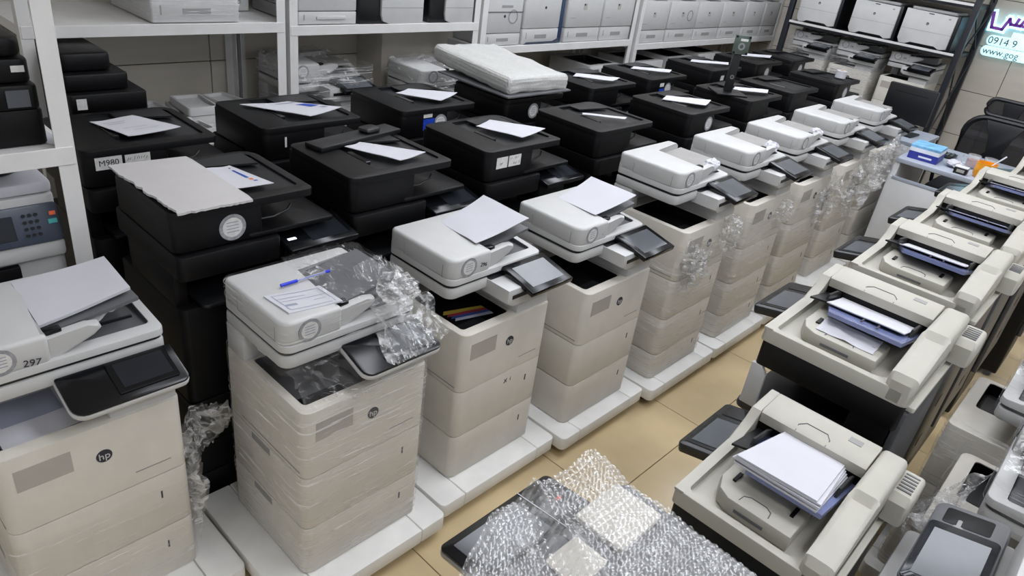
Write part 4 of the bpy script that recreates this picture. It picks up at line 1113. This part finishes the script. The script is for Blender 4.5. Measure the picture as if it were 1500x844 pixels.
# ------------------------------------------------------------------ desk corner
dk = tag(empty('office_desk', (4.42, .12, 0)), 'white and grey office desk carrying the tea glasses and blue box', 'desk')
MB().box(0, 0, .715, .62, .90, .74, .004).build('desk_top', 'desk_grey', dk)
MB().box(-.012, .0, .05, .006, .90, .635, .002).build('modesty_panel', 'desk_white', dk)
MB().box(-.014, .45, .62, -.006, .88, .64, .001).build('panel_cap', 'desk_grey', dk)
for y in (.0, .87): MB().box(.01, y, 0, .60, y+.03, .715, .002).build('side_panel', 'desk_white', dk)
MB().box(.30, .03, .40, .60, .87, .415).build('inner_shelf', 'desk_grey', dk)
dr_ = tag(empty('side_desk', (4.89, 1.03, 0)), 'small side desk carrying the dark monitor', 'desk')
MB().box(0, 0, .715, .46, .44, .74, .004).build('desk_top', 'desk_grey', dr_)
for x in (0, .43): MB().box(x, .01, 0, x+.03, .43, .715, .002).build('side_panel', 'desk_white', dr_)
mn = tag(empty('monitor', (5.02, 1.21, .7405), -.06), 'dark flat monitor seen from behind on the side desk', 'monitor')
MB().box(.0, -.09, 0, .16, .09, .01, .003).build('base', 'satin_black', mn)
MB().box(.03, -.025, .01, .05, .025, .20, .004).build('column', 'satin_black', mn)
MB().box(.0, -.145, .085, .03, .145, .30, .004).build('back_shell', 'satin_black', mn)
MB().box(.03, -.145, .085, .038, .145, .30, .002).build('screen', 'screen_dark', mn)
MB().box(-.001, -.10, .255, .0, .10, .258).build('seam', 'gloss_black', mn)
bx = tag(empty('tissue_box', (4.50, .83, .7405), .04), 'blue printed box with a sky picture on the desk', 'box')
MB().box(0, 0, 0, .17, .155, .042, .001, 1).build('carton', 'box_blue', bx)
MB().box(0, 0, .042, .17, .155, .064, .001, 1).build('white_band', 'box_white', bx)
MB().box(.0, .0, .064, .17, .155, .078, .001, 1).build('printed_top', 'box_sky', bx)
MB().box(-.0008, .03, .015, .0, .10, .025).build('print', 'box_white', bx)
tp = tag(crumple(None, (0, 0, 0), (.045, .04, .018), 44, 'paper', 3, 'tissue'), 'crumpled white tissue between the blue box and the tea glasses', 'tissue'); tp.location = (4.58, .76, .762)
for x, y, lab in ((4.68, .695, 'glass mug of tea with a handle on the desk'), (4.70, .615, 'glass of tea behind the orange cup')):
    g = tag(empty('tea_glass', (x, y, .7405)), lab, 'glass', 'tea glasses on the desk')
    def lathe(prof, n=24):
        return MB().grid(lambda u, v: (lambda rz: (rz[0]*math.cos(2*PI*u), rz[0]*math.sin(2*PI*u), rz[1]))((lambda t: (prof[min(int(t), len(prof)-2)][0]*(1-(t-min(int(t), len(prof)-2)))+prof[min(int(t), len(prof)-2)+1][0]*(t-min(int(t), len(prof)-2)), prof[min(int(t), len(prof)-2)][1]*(1-(t-min(int(t), len(prof)-2)))+prof[min(int(t), len(prof)-2)+1][1]*(t-min(int(t), len(prof)-2))))(v*(len(prof)-1))), n, (len(prof)-1)*2)
    lathe([(0, .001), (.028, .001), (.032, .01), (.034, .075), (.0325, .076), (.030, .012), (0, .008)]).build('glass_wall', 'clear_glass', g)
    lathe([(0, .009), (.0295, .013), (.0305, .048), (0, .048)]).build('tea', 'tea', g)
    if 'handle' in lab: MB().tube([(0, .032, .062), (0, .052, .060), (0, .058, .040), (0, .050, .020), (0, .031, .018)], .004).build('handle', 'clear_glass', g)
oc = tag(empty('orange_cup', (4.53, .600, .7405)), 'orange plastic cup with a white stirring stick', 'cup')
lathe([(0, 0), (.046, .0), (.054, .02), (.050, .082), (.046, .082), (.046, .02), (0, .012)]).build('cup', 'orange_plastic', oc)
MB().tube([(0, -.045, .065), (0, -.078, .062), (0, -.076, .03), (0, -.050, .02)], .006).build('handle', 'orange_dark', oc)
MB().tube([(.0, -.005, .05), (.02, -.065, .135)], .004).build('stick', 'box_white', oc)
bb = tag(empty('small_carton', (4.45, .665, .7405)), 'small black and white carton in front of the tea glasses', 'carton')
MB().box(0, 0, 0, .045, .065, .034, .002).build('box', 'satin_black', bb)
MB().box(0, 0, .034, .045, .065, .040, .001, 1).build('lid', 'box_white', bb)
MB().box(-.0006, .012, .01, 0, .05, .026).build('print', 'label_grey', bb)
kb = tag(empty('keyboard', (4.74, .80, .7405), .05), 'dark keyboard behind the blue box', 'keyboard')
MB().box(0, 0, 0, .12, .21, .014, .003).build('base', 'satin_black', kb)
for i in range(4):
    for j in range(9): MB().box(.010+i*.026, .010+j*.0215, .014, .031+i*.026, .028+j*.0215, .019, .002, 1).build('key', 'gloss_black', kb)
# potted plant beside the cups
pl = tag(empty('potted_plant', (4.88, .30, .7405)), 'leafy plant with bluish leaves and brown stems on the desk', 'plant')
lathe([(0, 0), (.05, 0), (.065, .09), (.058, .09), (.045, .01), (0, .01)]).build('pot', 'box_white', pl)
random.seed(3)
for k in range(9):
    a = random.uniform(0, 2*PI); h = random.uniform(.16, .30); r_ = random.uniform(.02, .12)
    tip = Vector((r_*math.cos(a), r_*math.sin(a)+.06, h))
    st = MB().tube([(0, 0, .03), tuple(Vector((0, 0, .03)).lerp(tip, .5)+Vector((0, .01, .04))), tuple(tip)], [.004, .003, .002]).build('stem', 'stem_brown', pl)
    for q in range(5):
        b = random.uniform(0, 2*PI); l = random.uniform(.03, .06); d = Vector((math.cos(b), math.sin(b), random.uniform(-.2, .5))).normalized(); n = d.cross(Vector((0, 0, 1))).normalized()*l*.22
        mb = MB(); o0 = tip+Vector((0, 0, -.02*q))
        mb.v = [o0, o0+d*l*.5+n, o0+d*l, o0+d*l*.5-n, o0+d*l*.5+Vector((0, 0, .004))]; mb.f = [[0, 1, 4], [1, 2, 4], [2, 3, 4], [3, 0, 4]]
        mb.build('leaf', 'leaf_blue' if (k+q) % 3 else 'leaf_green', st)

# ------------------------------------------------------------------ office chair
ch = tag(empty('office_chair', (5.36, .70, 0), 0), 'black mesh office chair with a headrest behind the desk', 'chair')
def xpoly(name, pts, x0, x1, m, par, bev=.004): return MB().prism(pts, 'x', x0, x1, bev).build(name, m, par)
def ring_yz(pts, z0, r): return MB().tube([(.015, p[0], p[1]+z0) for p in pts+pts[:1]], r, 8)
ring_yz(rrect(-.20, .0, .22, .36, (.05, .05, .11, .11), 6), .56, .017).build('back_frame', 'satin_black', ch)
MB().prism(rrect(-.195, .565, .215, .915, (.05, .05, .105, .105), 6), 'x', .012, .016).build('back_mesh', 'net', ch)
xpoly('lumbar_spine', [(-.15, .57), (.17, .57), (.10, .66), (.05, .72), (.07, .82), (.12, .91), (-.10, .91), (-.05, .82), (-.03, .72), (-.08, .66)], -.008, .012, 'satin_black', ch)
ring_yz(rrect(-.13, .94, .15, 1.04, (.03, .03, .045, .045), 5), 0, .013).build('headrest_frame', 'satin_black', ch)
MB().prism(rrect(-.125, .945, .145, 1.035, (.03, .03, .04, .04), 5), 'x', .012, .016).build('headrest_mesh', 'net', ch)
xpoly('headrest_pad', [(-.03, .94), (.05, .94), (.07, 1.03), (-.05, 1.03)], .006, .022, 'satin_black', ch)
xpoly('headrest_stem', [(-.02, .90), (.04, .90), (.04, .97), (-.02, .97)], .01, .03, 'satin_black', ch)
MB().rbox(-.36, -.23, .44, .06, .25, .50, .06, .02).build('seat', 'mesh_black', ch)
MB().box(.0, -.03, .42, .05, .05, .60, .008).build('back_bracket', 'satin_black', ch)
MB().cyl((-.15, .01, .10), .025, .34, 'z', 14).build('gas_lift', 'silver', ch)
for k in range(5):
    a = 2*PI*k/5
    l = MB().tube([(-.15, .01, .11), (-.15+.26*math.cos(a), .01+.26*math.sin(a), .07)], [.022, .014], 8).build('leg', 'satin_black', ch)
    MB().cyl((-.15+.26*math.cos(a)-.012, .01+.26*math.sin(a), .026), .026, .024, 'x', 12).build('caster', 'rubber', l)
for s in (-1, 1):
    MB().tube([(-.10, .01+s*.25, .47), (-.10, .01+s*.27, .60), (-.06, .01+s*.27, .66)], .012).build('arm_post', 'satin_black', ch)
    MB().box(-.24, .01+s*.27-.035, .66, .0, .01+s*.27+.035, .68, .008).build('armrest', 'satin_black', ch)

# ------------------------------------------------------------------ last black printers and small things on them
BP['b8'] = put(BLK, (4.86, 1.60, 0), 'black multifunction printer with an upright paper roll on its feeder', group=GB)
BP['c9'] = put(BLK, (5.36, 2.13, 0), 'black multifunction printer in the corner in front of the rack', group=GB)
rl = tag(empty('paper_roll', bp('b8', [(.27, .10, .9725)])[0]), 'upright white paper roll on a black printer', 'roll')
MB().ring((0, 0, 0), .012, .034, .045, 'z', 24).build('roll', 'paper', rl)
MB().ring((0, 0, 0), .009, .012, .046, 'z', 18).build('core', 'cardboard', rl)
